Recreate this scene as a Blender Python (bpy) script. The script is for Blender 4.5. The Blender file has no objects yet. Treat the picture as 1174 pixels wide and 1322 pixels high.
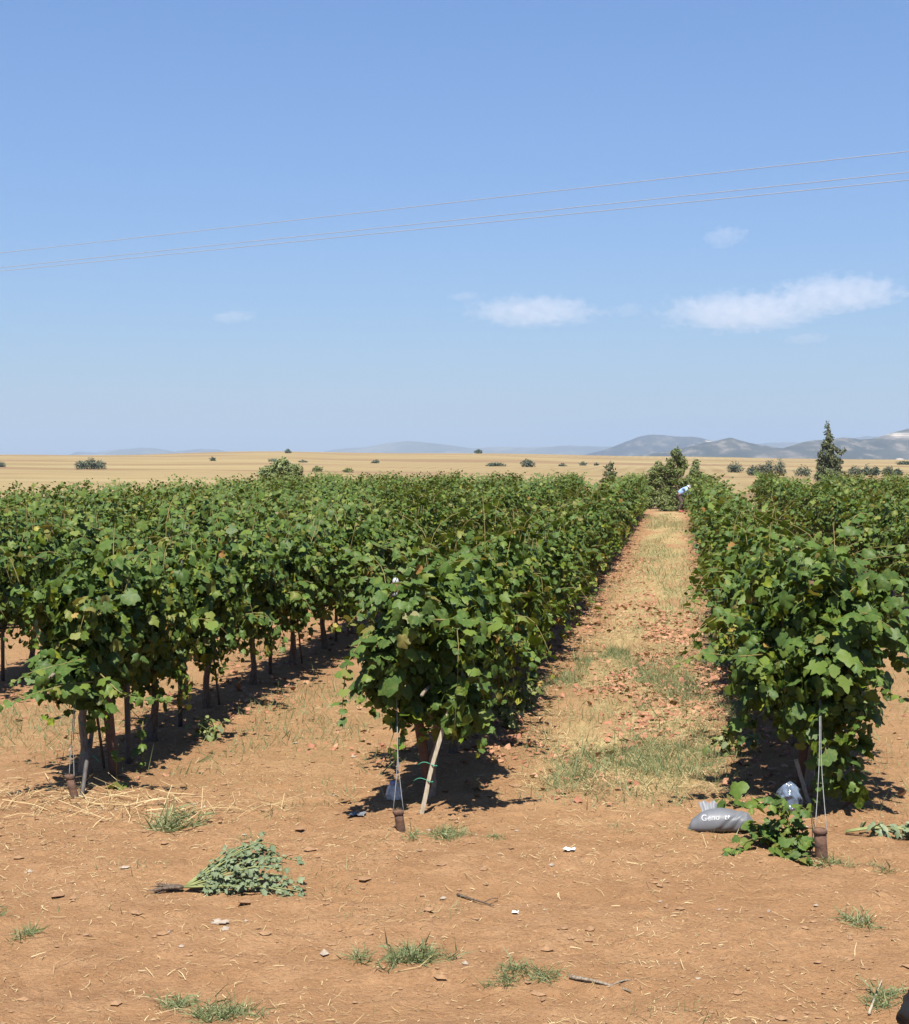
import bpy, math, random
import numpy as np
from mathutils import Vector, Matrix
from mathutils.bvhtree import BVHTree

R = math.radians
rng = np.random.default_rng(7)
scene = bpy.context.scene
COL = scene.collection

# ------------------------------------------------------------------ camera
H = 2.5                      # eye height above the track
F_PX = 1900.0                # focal length in pixels of the 1174 px wide frame
YAW, PITCH = R(8.65), R(2.02)
cam_d = bpy.data.cameras.new("camera")
cam = bpy.data.objects.new("camera", cam_d)
COL.objects.link(cam)
cam_d.lens = F_PX / 1322.0 * 36.0
cam_d.sensor_width = 36.0
cam_d.sensor_fit = 'AUTO'
cam_d.clip_start, cam_d.clip_end = 0.1, 60000
cam.location = (0, 0, H)
cam.rotation_euler = (R(90) - PITCH, 0, YAW)
scene.camera = cam
CR = np.array(cam.rotation_euler.to_matrix())
scene.view_settings.view_transform = 'Standard'; scene.view_settings.look = 'None'
scene.view_settings.exposure = 1.29; scene.view_settings.gamma = 1.0
scene.render.engine = 'CYCLES'
scene.cycles.max_bounces = 6; scene.cycles.volume_bounces = 4; scene.cycles.transmission_bounces = 4
scene.render.resolution_x, scene.render.resolution_y = 909, 1024

def ray(px, py):
    d = CR @ np.array([(px - 587.0) / F_PX, -(py - 661.0) / F_PX, -1.0])
    return d                                     # unit depth along the view axis

def at(px, py, depth):
    return np.array([0, 0, H]) + ray(px, py) * depth

def project(p):
    q = CR.T @ (np.asarray(p, float) - np.array([0, 0, H]))
    return 587 + F_PX * q[0] / -q[2], 661 - F_PX * q[1] / -q[2], -q[2]

# ------------------------------------------------------------------ noise
def _h(ix, iy, seed):
    n = (ix.astype(np.int64) * 374761393 + iy.astype(np.int64) * 668265263 + seed * 974634777) & 0x7fffffff
    n = ((n ^ (n >> 13)) * 1274126177) & 0x7fffffff
    n = ((n ^ (n >> 16)) * 60493) & 0x7fffffff
    return ((n ^ (n >> 15)) & 0xffff) / 65535.0

def vnoise(x, y, seed=0):
    x = np.asarray(x, float); y = np.asarray(y, float)
    ix, iy = np.floor(x), np.floor(y)
    fx, fy = x - ix, y - iy
    ux, uy = fx * fx * (3 - 2 * fx), fy * fy * (3 - 2 * fy)
    a, b = _h(ix, iy, seed), _h(ix + 1, iy, seed)
    c, d = _h(ix, iy + 1, seed), _h(ix + 1, iy + 1, seed)
    return (a * (1 - ux) + b * ux) * (1 - uy) + (c * (1 - ux) + d * ux) * uy

def fbm(x, y, seed=0, octv=4, gain=.5):
    s, a, t = 0, 1, 0
    for o in range(octv):
        s = s + a * vnoise(np.asarray(x) * 2 ** o, np.asarray(y) * 2 ** o, seed + o * 17)
        t += a; a *= gain
    return s / t

def sstep(a, b, x):
    t = np.clip((np.asarray(x, float) - a) / (b - a), 0, 1)
    return t * t * (3 - 2 * t)

# ------------------------------------------------------------------ terrain
def gp0(px, py):
    d = ray(px, py)
    return np.array([0, 0, H]) + d * (H / -d[2])
X_R = gp0(1040, 1015)[0]
X_M = gp0(564, 1015)[0]
S = X_R - X_M
ROW_X = {k: X_R - S * i for i, k in ((0, 'R'), (1, 'M'), (2, 'L'), (3, 'L2'), (4, 'L3'), (5, 'L4'), (6, 'L5'), (-1, 'R1'), (-2, 'R2'), (-3, 'R3'))}
ROW_X['L'] += .05
Y_END = gp0(865, 664)[1]

def column(x, y):
    c, s = math.cos(YAW), math.sin(YAW)
    q = -x * s + y * c
    r = x * c + y * s
    q = np.where(q < 1, 1, q)
    return 587 + F_PX * r / q
CX = [-900, 0, 130, 200, 300, 370, 440, 560, 640, 760, 900, 1000, 1100, 1174, 2400]
CY = [590, 587.5, 588, 587, 584.5, 583.5, 585.5, 585.5, 585.5, 588.5, 590.5, 592, 593, 593.5, 594]
def height(x, y):
    x = np.asarray(x, float); y = np.asarray(y, float)
    r = np.hypot(x, y)
    cy = np.interp(column(x, y), CX, CY)
    crest = H + (594 - cy) / F_PX * 900
    z = crest * sstep(150, 900, r) * (1 - sstep(940, 1700, r))
    z = z + (fbm(x / 60, y / 60, 3, 3) - .5) * 1.1 * sstep(110, 260, r) * (1 - sstep(800, 900, r))
    near = 1 - sstep(16, 32, r)
    z = z + near * (fbm(x / 1.3, y / 1.3, 11, 3) - .5) * .07
    fine = 1 - sstep(12, 22, y)
    z = z + fine * ((fbm(x / .22, y / .18, 23, 4, .6) - .5) * .050 + np.clip(fbm(x / .09, y / .09, 31, 2) - .60, 0, 1) * .07)
    for yc, wv in ((6.75, .26), (8.25, .24)):                       # worn wheel marks of the track across the headland
        z = z - fine * .028 * np.exp(-((y - yc - .12 * np.sin(x * .6 + yc)) / wv) ** 2) * (.5 + fbm(x * .8, y * 2, 41, 2))
    u = (x - X_R) / S
    d = np.abs(u - np.round(u)) * S
    rows = sstep(9.5, 11, y) * (1 - sstep(Y_END, Y_END + 2, y)) * (1 - sstep(16, 18, np.abs(x)))
    z = z + rows * np.exp(-(d / .35) ** 2) * .05
    return z

def gp(px, py):
    d = ray(px, py); o = np.array([0, 0, H])
    t, lo = 3.0, 3.0
    while t < 2500:
        p = o + d * t
        if p[2] < float(height(p[0], p[1])): break
        lo = t; t *= 1.01
    hi = t
    for _ in range(30):
        m = (lo + hi) / 2; p = o + d * m
        if p[2] < float(height(p[0], p[1])): hi = m
        else: lo = m
    p = o + d * hi
    p[2] = float(height(p[0], p[1]))
    return p

def on(x, y, dz=0.0):
    return np.array([x, y, float(height(x, y)) + dz])

# ------------------------------------------------------------------ materials
MATS = {}
def nodes_of(name):
    m = bpy.data.materials.new(name); m.use_nodes = True
    nt = m.node_tree; nt.nodes.clear()
    MATS[name] = m
    return m, nt
class N:
    def __init__(s, nt): s.nt = nt
    def __call__(s, t, ins=None, **props):
        n = s.nt.nodes.new(t)
        for k, v in props.items(): setattr(n, k, v)
        for k, v in (ins or {}).items():
            if isinstance(v, bpy.types.NodeSocket): s.nt.links.new(v, n.inputs[k])
            else: n.inputs[k].default_value = v
        return n
    def math(s, op, a, b=None, clamp=False):
        ins = {0: a}
        if b is not None: ins[1] = b
        return s('ShaderNodeMath', ins, operation=op, use_clamp=clamp).outputs[0]
    def mix(s, f, a, b):
        n = s('ShaderNodeMix', None, data_type='RGBA')
        for i, v in ((0, f), (6, a), (7, b)):
            if isinstance(v, bpy.types.NodeSocket): s.nt.links.new(v, n.inputs[i])
            else: n.inputs[i].default_value = v if i == 0 else (*v[:3], 1)
        return n.outputs[2]
    def ramp(s, f, stops, interp='LINEAR'):
        n = s('ShaderNodeValToRGB', {0: f}); cr = n.color_ramp; cr.interpolation = interp
        while len(cr.elements) < len(stops): cr.elements.new(.5)
        for e, (p, c) in zip(cr.elements, stops):
            e.position = p; e.color = (*c, 1) if len(c) == 3 else c
        return n.outputs[0]
    def noise(s, vec, scale, detail=4, rough=.55):
        return s('ShaderNodeTexNoise', {'Vector': vec, 'Scale': scale, 'Detail': detail, 'Roughness': rough}).outputs[0]
    def remap(s, v, a, b, c=0., d=1.):
        return s('ShaderNodeMapRange', {0: v, 1: a, 2: b, 3: c, 4: d}, clamp=True).outputs[0]
    def scalev(s, vec, x, y, z):
        return s('ShaderNodeVectorMath', {0: vec, 1: (x, y, z)}, operation='MULTIPLY').outputs[0]

def simple(name, c1, c2=None, scale=20, rough=.7, bump=0., spec=.3, metal=0., stretch=(1, 1, 1), trans=0.):
    c1 = tuple(x * .82 for x in c1); c2 = c2 and tuple(x * .82 for x in c2)
    m, nt = nodes_of(name); n = N(nt)
    tc = n('ShaderNodeTexCoord').outputs['Object']
    v = n.scalev(tc, *stretch)
    f = n.noise(v, scale, 5)
    col = n.mix(n.remap(f, .35, .65), c1, c2 or tuple(x * .7 for x in c1))
    b = n('ShaderNodeBsdfPrincipled', {'Base Color': col, 'Roughness': rough, 'Specular IOR Level': spec, 'Metallic': metal})
    if bump:
        bn = n('ShaderNodeBump', {'Height': f, 'Strength': bump, 'Distance': .02})
        nt.links.new(bn.outputs[0], b.inputs['Normal'])
    sh = b.outputs[0]
    if trans:
        t = n('ShaderNodeBsdfTransparent')
        sh = n('ShaderNodeMixShader', {0: trans, 1: sh, 2: t.outputs[0]}).outputs[0]
    nt.links.new(sh, n('ShaderNodeOutputMaterial').inputs[0])
    return m

def leafy(name, stops, under=None, transl=.28, rough=.5, spec=.35, vary=.25):
    """leaf surface: its colour comes from each leaf's own 'tone'"""
    stops = [(p, tuple(x * .84 for x in c)) for p, c in stops]; under = under and tuple(x * .84 for x in under)
    m, nt = nodes_of(name); n = N(nt)
    tone = n('ShaderNodeAttribute', attribute_name='tone').outputs['Fac']
    oi = n('ShaderNodeObjectInfo').outputs['Random']
    tone2 = n.math('ADD', tone, n.math('MULTIPLY', n.math('SUBTRACT', oi, .5), vary * .35))
    col = n.ramp(tone2, stops)
    tc = n('ShaderNodeTexCoord').outputs['Object']
    col = n.mix(n.remap(n.noise(tc, 45, 2), .4, .75), col, n.mix(.5, col, stops[-2][1]))
    if under:
        bf = n('ShaderNodeNewGeometry').outputs['Backfacing']
        col = n.mix(n.math('MULTIPLY', bf, .6), col, under)
    b = n('ShaderNodeBsdfPrincipled', {'Base Color': col, 'Roughness': rough, 'Specular IOR Level': spec})
    t = n('ShaderNodeBsdfTranslucent', {'Color': n.mix(.35, col, (.24, .34, .02))})
    sh = n('ShaderNodeMixShader', {0: transl, 1: b.outputs[0], 2: t.outputs[0]})
    nt.links.new(sh.outputs[0], n('ShaderNodeOutputMaterial').inputs[0])
    return m

VINE = leafy('vine_leaf', [(0, (.008, .028, .004)), (.3, (.024, .067, .005)), (.52, (.074, .134, .009)), (.70, (.165, .21, .018)), (.85, (.28, .24, .05)), (1, (.26, .115, .045))],
             under=(.060, .11, .030), transl=.18, rough=.50, spec=.15)
WEED = leafy('weed_leaf', [(0, (.08, .115, .055)), (.5, (.15, .19, .10)), (1, (.24, .27, .16))], transl=.2, rough=.65)
GRASS = leafy('grass_blade', [(0, (.10, .14, .055)), (.5, (.175, .21, .095)), (.8, (.27, .27, .125)), (1, (.40, .33, .16))], transl=.25, rough=.6)
STRAW = leafy('dry_straw', [(0, (.24, .16, .07)), (.5, (.42, .31, .15)), (1, (.58, .48, .28))], transl=.1, rough=.6)
DEADLEAF = leafy('dead_leaf', [(0, (.20, .075, .04)), (.5, (.33, .145, .08)), (1, (.40, .25, .14))], transl=.1, rough=.7)
PINE = leafy('pine_needle', [(0, (.035, .05, .010)), (.5, (.085, .115, .020)), (1, (.18, .19, .045))], transl=.1, rough=.6)
SHRUB = leafy('shrub_leaf', [(0, (.05, .07, .018)), (.5, (.12, .145, .034)), (1, (.22, .22, .07))], transl=.1, rough=.6)
PALESHRUB = leafy('pale_shrub_leaf', [(0, (.07, .10, .035)), (.5, (.15, .18, .06)), (1, (.25, .25, .10))], transl=.1, rough=.6)
CYPRESS = leafy('cypress_leaf', [(0, (.028, .038, .014)), (.5, (.070, .082, .030)), (1, (.16, .16, .075))], transl=.05, rough=.7)
OLIVE = leafy('olive_leaf', [(0, (.035, .05, .03)), (.5, (.07, .09, .055)), (1, (.12, .14, .09))], transl=.05, rough=.7)
BARK = simple('vine_bark', (.17, .125, .09), (.07, .05, .035), 30, .9, .8, stretch=(3, 3, .6))
GREYBARK = simple('grey_bark', (.30, .25, .19), (.16, .125, .09), 30, .9, .8, stretch=(3, 3, .5))
CANE = simple('cane', (.20, .15, .05), (.13, .12, .035), 30, .6)
GREENSTEM = simple('green_stem', (.22, .24, .09), (.17, .19, .07), 30, .6)
RUST = simple('rusty_steel', (.15, .078, .048), (.085, .055, .042), 22, .9, .6)
DARKSTEEL = simple('weathered_steel', (.10, .09, .085), (.06, .05, .045), 18, .7, .2)
WIRE = simple('galvanised_wire', (.22, .22, .22), (.15, .15, .15), 30, .6)
LINE = simple('bare_aluminium_line', (.33, .33, .35), (.28, .28, .30), 3, .6)
LATH = simple('bleached_wood', (.46, .39, .29), (.30, .25, .185), 18, .85, .6, stretch=(5, 5, .5))
TIE = simple('green_twine', (.05, .26, .16), None, 20, .6)
HOSE = simple('black_hose', (.02, .02, .02), None, 20, .5)
SACK = simple('grey_sack', (.155, .16, .175), (.12, .125, .135), 6, .5, .1, spec=.35)
WHITE = simple('white_print', (.58, .58, .59), (.28, .28, .29), 90, .7)
CLOD = simple('dry_clod', (.28, .165, .087), (.21, .12, .063), 30, .95, .5)
STONE = simple('pale_stone', (.34, .28, .22), (.26, .21, .165), 25, .9, .3)
PAPER = simple('white_paper', (.8, .78, .76), (.7, .68, .66), 20, .8)

# ------------------------------------------------------------------ mesh building
class Geo:
    def __init__(s): s.V, s.F, s.M, s.T, s.n = [], [], [], [], 0
    def add(s, V, F, mat=0, tone=.5):
        V = np.asarray(V, float).reshape(-1, 3); F = np.asarray(F, np.int64).reshape(-1, 3)
        s.V.append(V); s.F.append(F + s.n)
        s.M.append(np.full(len(F), mat, np.int32))
        s.T.append(np.broadcast_to(np.asarray(tone, float), (len(V),)).copy())
        s.n += len(V)
    def mesh(s, name, mats, smooth=True):
        V = np.concatenate(s.V); F = np.concatenate(s.F); M = np.concatenate(s.M); T = np.concatenate(s.T)
        me = bpy.data.meshes.new(name)
        me.vertices.add(len(V)); me.vertices.foreach_set('co', V.astype(np.float32).ravel())
        me.loops.add(F.size); me.loops.foreach_set('vertex_index', F.astype(np.int32).ravel())
        me.polygons.add(len(F))
        me.polygons.foreach_set('loop_start', (np.arange(len(F)) * 3).astype(np.int32))
        me.polygons.foreach_set('material_index', M)
        me.polygons.foreach_set('use_smooth', np.full(len(F), smooth))
        a = me.attributes.new('tone', 'FLOAT', 'POINT'); a.data.foreach_set('value', T.astype(np.float32))
        for m in (mats if isinstance(mats, (list, tuple)) else [mats]): me.materials.append(m)
        me.update(calc_edges=True); me.validate()
        return me
    def build(s, name, mats, parent=None, loc=None, smooth=True):
        return link(name, s.mesh(name, mats, smooth), parent, loc)

def link(name, data, parent=None, loc=None):
    o = bpy.data.objects.new(name, data); COL.objects.link(o)
    if parent is not None: o.parent = parent
    if loc is not None: o.location = tuple(float(v) for v in loc)
    return o
def tag(o, label=None, cat=None, group=None, kind=None):
    for k, v in (('label', label), ('category', cat), ('group', group), ('kind', kind)):
        if v: o[k] = v
    return o
def root(name, loc, label, cat, group=None, rz=0):
    o = link(name, None, None, loc); o.rotation_euler.z = rz
    o.empty_display_size = .1
    return tag(o, label, cat, group)

def unit(v):
    v = np.asarray(v, float)
    return v / np.maximum(np.linalg.norm(v, axis=-1, keepdims=True), 1e-9)

def tube(pts, rad, seg=8, cap=True, wob=0., seed=0):
    P = np.asarray(pts, float); n = len(P)
    rad = np.broadcast_to(np.asarray(rad, float), (n,))
    T = unit(np.gradient(P, axis=0))
    ref = np.array([0, 0, 1.]) if abs(T[0][2]) < .8 else np.array([1., 0, 0])
    V = []
    g = np.random.default_rng(seed)
    nx = unit(np.cross(T[0], ref))
    for i in range(n):
        nx = unit(nx - T[i] * np.dot(nx, T[i])); ny = np.cross(T[i], nx)
        a = np.arange(seg) / seg * 2 * np.pi
        rr = rad[i] * (1 + wob * (g.random(seg) - .5))
        V.append(P[i] + (np.cos(a) * rr)[:, None] * nx + (np.sin(a) * rr)[:, None] * ny)
    V = np.concatenate(V); F = []
    for i in range(n - 1):
        for k in range(seg):
            a, b = i * seg + k, i * seg + (k + 1) % seg
            F += [(a, b, b + seg), (a, b + seg, a + seg)]
    if cap:
        V = np.concatenate([V, P[:1], P[-1:]]); c0, c1 = n * seg, n * seg + 1
        for k in range(seg):
            F += [(c0, (k + 1) % seg, k), (c1, (n - 1) * seg + k, (n - 1) * seg + (k + 1) % seg)]
    return V, F

def lathe(prof, seg=16, wob=0., seed=1):
    g = np.random.default_rng(seed)
    a = np.arange(seg) / seg * 2 * np.pi; w = 1 + wob * (g.random(seg) - .5)
    V = np.concatenate([np.stack([r * w * np.cos(a), r * w * np.sin(a), np.full(seg, z)], 1) for r, z in prof])
    F = []
    for i in range(len(prof) - 1):
        for k in range(seg):
            p, q = i * seg + k, i * seg + (k + 1) % seg
            F += [(p, q, q + seg), (p, q + seg, p + seg)]
    return V, F

def smooth_path(pts, n=10):
    P = np.asarray(pts, float)
    t = np.concatenate([[0], np.cumsum(np.linalg.norm(np.diff(P, axis=0), axis=1))])
    u = np.linspace(0, t[-1], n)
    Q = np.stack([np.interp(u, t, P[:, k]) for k in range(3)], 1)
    for _ in range(2): Q[1:-1] = (Q[:-2] + 2 * Q[1:-1] + Q[2:]) / 4
    return Q

# --- leaf outlines (unit length; stalk at the origin, tip at +y)
def vine_template():
    half = [(.12, -.12), (.33, -.13), (.50, .04), (.56, .24), (.48, .33), (.54, .47), (.44, .66), (.27, .72), (.15, .90)]
    out = [(0, .0)] + half + [(0, 1.0)] + [(-x, y) for x, y in reversed(half)]
    V = [(0, .36, .05)] + [(x, y, -.28 * x * x * 2 - .16 * (y - .35) ** 2 + .05 * math.sin(7 * x + 5 * y)) for x, y in out]
    n = len(out)
    return np.array(V), np.array([(0, 1 + (k + 1) % n, 1 + k) for k in range(n)])
def low_template():
    out = [(0, 0), (.45, -.08), (.52, .5), (0, 1.0), (-.52, .5), (-.45, -.08)]
    V = [(0, .36, .06)] + [(x, y, -.5 * x * x - .14 * (y - .35) ** 2) for x, y in out]
    return np.array(V), np.array([(0, 1 + (k + 1) % 6, 1 + k) for k in range(6)])
def quad_template():
    V = [(-.22, 0, 0), (.22, .1, 0), (.18, .9, -.12), (-.2, 1.0, -.1)]
    return np.array(V), np.array([(0, 1, 2), (0, 2, 3)])
def small_template():
    V = [(0, 0, 0), (.3, .25, -.05), (.34, .65, -.12), (0, 1, -.2), (-.34, .65, -.12), (-.3, .25, -.05), (0, .5, .04)]
    return np.array(V), np.array([(6, (k + 1) % 6, k) for k in range(6)])
def crisp_template():
    out = [(0, 0), (.2, .1), (.42, .12), (.34, .36), (.5, .56), (.26, .62), (.2, .86), (0, 1.0)]
    out = out + [(-x, y) for x, y in reversed(out[1:-1])]
    V = [(0, .45, .10)] + [(x, y, -.7 * x * x - .3 * (y - .45) ** 2 + .06 * math.sin(9 * x + 8 * y)) for x, y in out]
    m = len(out)
    return np.array(V), np.array([(0, 1 + (k + 1) % m, 1 + k) for k in range(m)])
T_CRISP = crisp_template()
T_VINE, T_LOW, T_QUAD, T_SMALL = vine_template(), low_template(), quad_template(), small_template()

def place_leaves(geo, tmpl, P, Nn, Tt, size, tone, mat=0, g=None, curl=.5):
    g = g or rng
    TV, TF = tmpl
    P = np.asarray(P, float); n = len(P)
    if not n: return
    Nn = unit(Nn); Tt = unit(Tt - Nn * np.sum(Tt * Nn, 1, keepdims=True))
    B = np.cross(Tt, Nn)
    sz = np.broadcast_to(np.asarray(size, float), (n,))
    cz = 1 + curl * g.standard_normal(n) * 2
    asp = 1 + .14 * g.standard_normal(n)
    jit = 1 + .10 * g.standard_normal((n, len(TV)))
    L = TV[None] * jit[:, :, None]
    V = P[:, None] + sz[:, None, None] * ((L[..., 0:1] * asp[:, None, None]) * B[:, None] + L[..., 1:2] * Tt[:, None] + (L[..., 2:3] * cz[:, None, None]) * Nn[:, None])
    F = TF[None] + (np.arange(n) * len(TV))[:, None, None]
    tone = np.repeat(np.broadcast_to(np.asarray(tone, float), (n,)), len(TV))
    geo.add(V.reshape(-1, 3), F.reshape(-1, 3), mat, tone)

def leaf_tones(g, n, yellow=.10, brown=.02):
    t = np.clip(.31 + .23 * g.standard_normal(n), .0, .70)
    u = g.random(n)
    t = np.where(u < yellow, .62 + .22 * g.random(n), t)
    return np.where(u > 1 - brown, .93 + .07 * g.random(n), t)

def canopy(geo, g, n, y0, y1, zb, zt, hw, size, tmpl, seed, xs=0., yellow=.1, taper0=0.):
    """leaves of one vine, thickest in the outer shell of its hedge-shaped canopy"""
    y = g.uniform(y0, y1, n)
    ph = g.uniform(0, 2 * np.pi, n)
    e = 2.0 / 3.0
    cx, sz_ = np.cos(ph), np.sin(ph)
    ex = np.sign(cx) * np.abs(cx) ** e; ez = np.sign(sz_) * np.abs(sz_) ** e
    rr = 1 - .80 * g.random(n) ** 1.6
    lump = .52 + .92 * fbm(y * 2.6 + 50, ph * 1.5 + seed * 3.1, seed, 3)
    hh = (zt - zb) / 2; zc = (zt + zb) / 2
    w = hw * lump
    if taper0: w = w * (1 - taper0 * np.clip(1 - (y - y0) / .5, 0, 1))
    lowz = np.where(ez < 0, .62 + .75 * fbm(y * 2.7 + 9, ph * 0 + seed, seed + 5, 2), .80 + .40 * fbm(y * 3.1, ph * 0 + seed * 2, seed + 9, 2))
    P = np.stack([xs + w * ex * rr, y, zc + hh * ez * rr * lowz], 1)
    out = np.stack([ex / hw, np.zeros(n), ez / hh * .8], 1); out = unit(out)
    Nn = out * .62 + np.array([0, -.05, .16]) + g.standard_normal((n, 3)) * .68
    Tt = np.array([0, 0, -.9]) + out * .45 + g.standard_normal((n, 3)) * .50
    s = size * np.clip(1 + .26 * g.standard_normal(n), .45, 1.55)
    place_leaves(geo, tmpl, P, Nn, Tt, s, leaf_tones(g, n, yellow), 0, g)

def hedge(geo, g, ns, nl, y0, y1, zt, hw, size, tmpl, xs=0., yellow=.1, flop=.44, low=.50, nose=0.):
    """canes rising from the cordon and arching over, with leaves all along them"""
    yb = g.uniform(y0, y1, ns)
    sd = np.where(g.random(ns) < .5, -1., 1.)
    fl = g.random(ns) < flop
    xt = np.where(fl, sd * g.uniform(.55, 1.15, ns) * hw, g.normal(0, .42, ns) * hw)
    zt_ = np.where(fl, g.uniform(low, zt * .80, ns), zt * g.uniform(.80, 1.04, ns))
    z1 = np.where(fl, zt * g.uniform(.85, 1.12, ns), zt * g.uniform(.60, .75, ns))
    x1 = np.where(fl, sd * g.uniform(.45, 1.0, ns) * hw, g.normal(0, .45, ns) * hw)
    hang = g.random(ns) < .22                                      # laterals hanging below the cordon
    zt_ = np.where(hang, g.uniform(low * .72, low * 1.05, ns), zt_); z1 = np.where(hang, g.uniform(.8, 1.0, ns), z1)
    dy = g.normal(0, .16, ns)
    if nose:                                                       # row end: canes also spill forward
        fr = np.clip(1 - (yb - y0) / .7, 0, 1); dy = dy - fr * g.uniform(0, nose, ns); xt = xt * (1 - .35 * fr); x1 = x1 * (1 - .30 * fr)
    P0 = np.stack([xs + g.normal(0, .05, ns), yb, np.full(ns, .76)], 1)
    P1 = np.stack([xs + x1, yb + dy * .4, z1], 1); P2 = np.stack([xs + xt, yb + dy, zt_], 1)
    t = np.sort(g.uniform(.12, 1.0, (ns, nl)), 1)[..., None]
    P = (1 - t) ** 2 * P0[:, None] + 2 * t * (1 - t) * P1[:, None] + t ** 2 * P2[:, None]
    D = unit(2 * (1 - t) * (P1 - P0)[:, None] + 2 * t * (P2 - P1)[:, None])
    off = g.standard_normal((ns, nl, 3)); off = unit(off - D * np.sum(off * D, -1, keepdims=True)) * g.uniform(.02, .085, (ns, nl, 1))
    P = (P + off).reshape(-1, 3); off = unit(off.reshape(-1, 3)); n = len(P)
    out = np.stack([(P[:, 0] - xs) / hw, np.zeros(n), (P[:, 2] - 1.15) * 1.1], 1)
    out = out / np.maximum(np.linalg.norm(out, axis=1, keepdims=True), .6)
    Nn = out * .55 + off * .35 + np.array([0, -.04, .22]) + g.standard_normal((n, 3)) * .50
    Tt = np.array([0, 0, -.85]) + out * .35 + off * .45 + g.standard_normal((n, 3)) * .40
    tip = np.repeat(np.linspace(0, 1, nl)[None], ns, 0).ravel()
    s_ = size * (1.12 - .45 * tip ** 2) * np.clip(1 + .25 * g.standard_normal(n), .45, 1.7)
    base_t = np.repeat(g.normal(0, .09, ns), nl)
    place_leaves(geo, tmpl, P, Nn, Tt, s_, np.clip(leaf_tones(g, n, yellow) + base_t + .08 * tip, 0, 1), 0, g)
    for i in np.nonzero(fl)[0][:6]:
        q = np.linspace(0, 1, 7)[:, None]; Q = (1 - q) ** 2 * P0[i] + 2 * q * (1 - q) * P1[i] + q ** 2 * P2[i]
        V, F = tube(Q, np.linspace(.005, .002, 7), 5); geo.add(V, F, 1)

def shoot_geo(geo, g, pts, n, size, tmpl=None, r=.005, lm=0, sm=1, yellow=.1, tone_shift=0., flat=0.):
    Q = smooth_path(pts, max(8, n))
    V, F = tube(Q, np.linspace(r, r * .35, len(Q)), 5); geo.add(V, F, sm)
    T = unit(np.gradient(Q, axis=0))
    k = np.linspace(.08, .99, n) * (len(Q) - 1); i0 = np.clip(k.astype(int), 0, len(Q) - 2); f = (k - i0)[:, None]
    P = Q[i0] * (1 - f) + Q[i0 + 1] * f
    Td = T[i0]
    side = np.cross(Td, [0, 0, 1.]); side = unit(side + 1e-3)
    sg = np.where(np.arange(n) % 2 == 0, 1., -1.)[:, None]
    out = side * sg
    P = P + out * size * .25
    Nn = np.array([0, -.35, .75]) + out * .2 + g.standard_normal((n, 3)) * .35
    Tt = out * .75 + np.array([0, 0, -.55]) + Td * .35 + g.standard_normal((n, 3)) * .25
    s = size * (1.05 - .55 * np.linspace(0, 1, n) ** 1.5) * (1 + .18 * g.standard_normal(n))
    place_leaves(geo, tmpl or T_VINE, P, Nn, Tt, s, np.clip(leaf_tones(g, n, yellow, 0) + tone_shift + .12 * np.linspace(0, 1, n), 0, 1), lm, g)

# ------------------------------------------------------------------ world, sun
SUN_EL, SUN_AZ = R(62), R(176)            # azimuth measured from +Y, clockwise: the sun stands behind the camera
w = bpy.data.worlds.new("World"); scene.world = w; w.use_nodes = True
wn = w.node_tree; wn.nodes.clear(); n = N(wn)
sky = n('ShaderNodeTexSky', None, sky_type='NISHITA', sun_disc=False, sun_elevation=SUN_EL, sun_rotation=SUN_AZ, altitude=200, air_density=1.5, dust_density=.3, ozone_density=8.0)
sg = n('ShaderNodeGamma', {'Color': sky.outputs[0], 'Gamma': .75})
sm = n.scalev(sg.outputs[0], .91, 1.10, 1.51)
bg = n('ShaderNodeBackground', {'Color': sm, 'Strength': .0575})
wn.links.new(bg.outputs[0], n('ShaderNodeOutputWorld').inputs[0])
sl = bpy.data.lights.new("sun", 'SUN'); so = bpy.data.objects.new("sun", sl); COL.objects.link(so)
sl.energy = 5.0; sl.angle = R(.53); sl.color = (1.0, .955, .87)
sdir = Vector((math.sin(SUN_AZ) * math.cos(SUN_EL), math.cos(SUN_AZ) * math.cos(SUN_EL), math.sin(SUN_EL)))
so.rotation_euler = sdir.to_track_quat('Z', 'Y').to_euler()
so.location = (0, -20, 40)

# ------------------------------------------------------------------ ground sheet
def axis(parts):
    out = []
    for a, b, k in parts: out += list(np.linspace(a, b, k, endpoint=False))
    return np.array(out + [parts[-1][1]])
gx = axis([(-16000, -3000, 8), (-3000, -400, 26), (-400, -80, 32), (-80, -20, 30), (-20, -6, 56), (-6, 4.5, 330), (4.5, 18, 54), (18, 80, 30), (80, 400, 32), (400, 3000, 26), (3000, 16000, 8)])
gy = axis([(-6000, -400, 8), (-400, -30, 12), (-30, 5, 25), (5, 15, 330), (15, 30, 140), (30, 90, 150), (90, 260, 80), (260, 1000, 100), (1000, 2000, 30), (2000, 17000, 16)])
GX, GY = np.meshgrid(gx, gy)
Z = height(GX, GY)
gv = np.stack([GX, GY, Z], -1).reshape(-1, 3)
nx, ny = len(gx), len(gy)
idx = np.arange(nx * ny).reshape(ny, nx)
a, b, c, d = idx[:-1, :-1].ravel(), idx[:-1, 1:].ravel(), idx[1:, 1:].ravel(), idx[1:, :-1].ravel()
gg = Geo(); gg.add(gv, np.concatenate([np.stack([a, b, c], 1), np.stack([a, c, d], 1)]))

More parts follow.
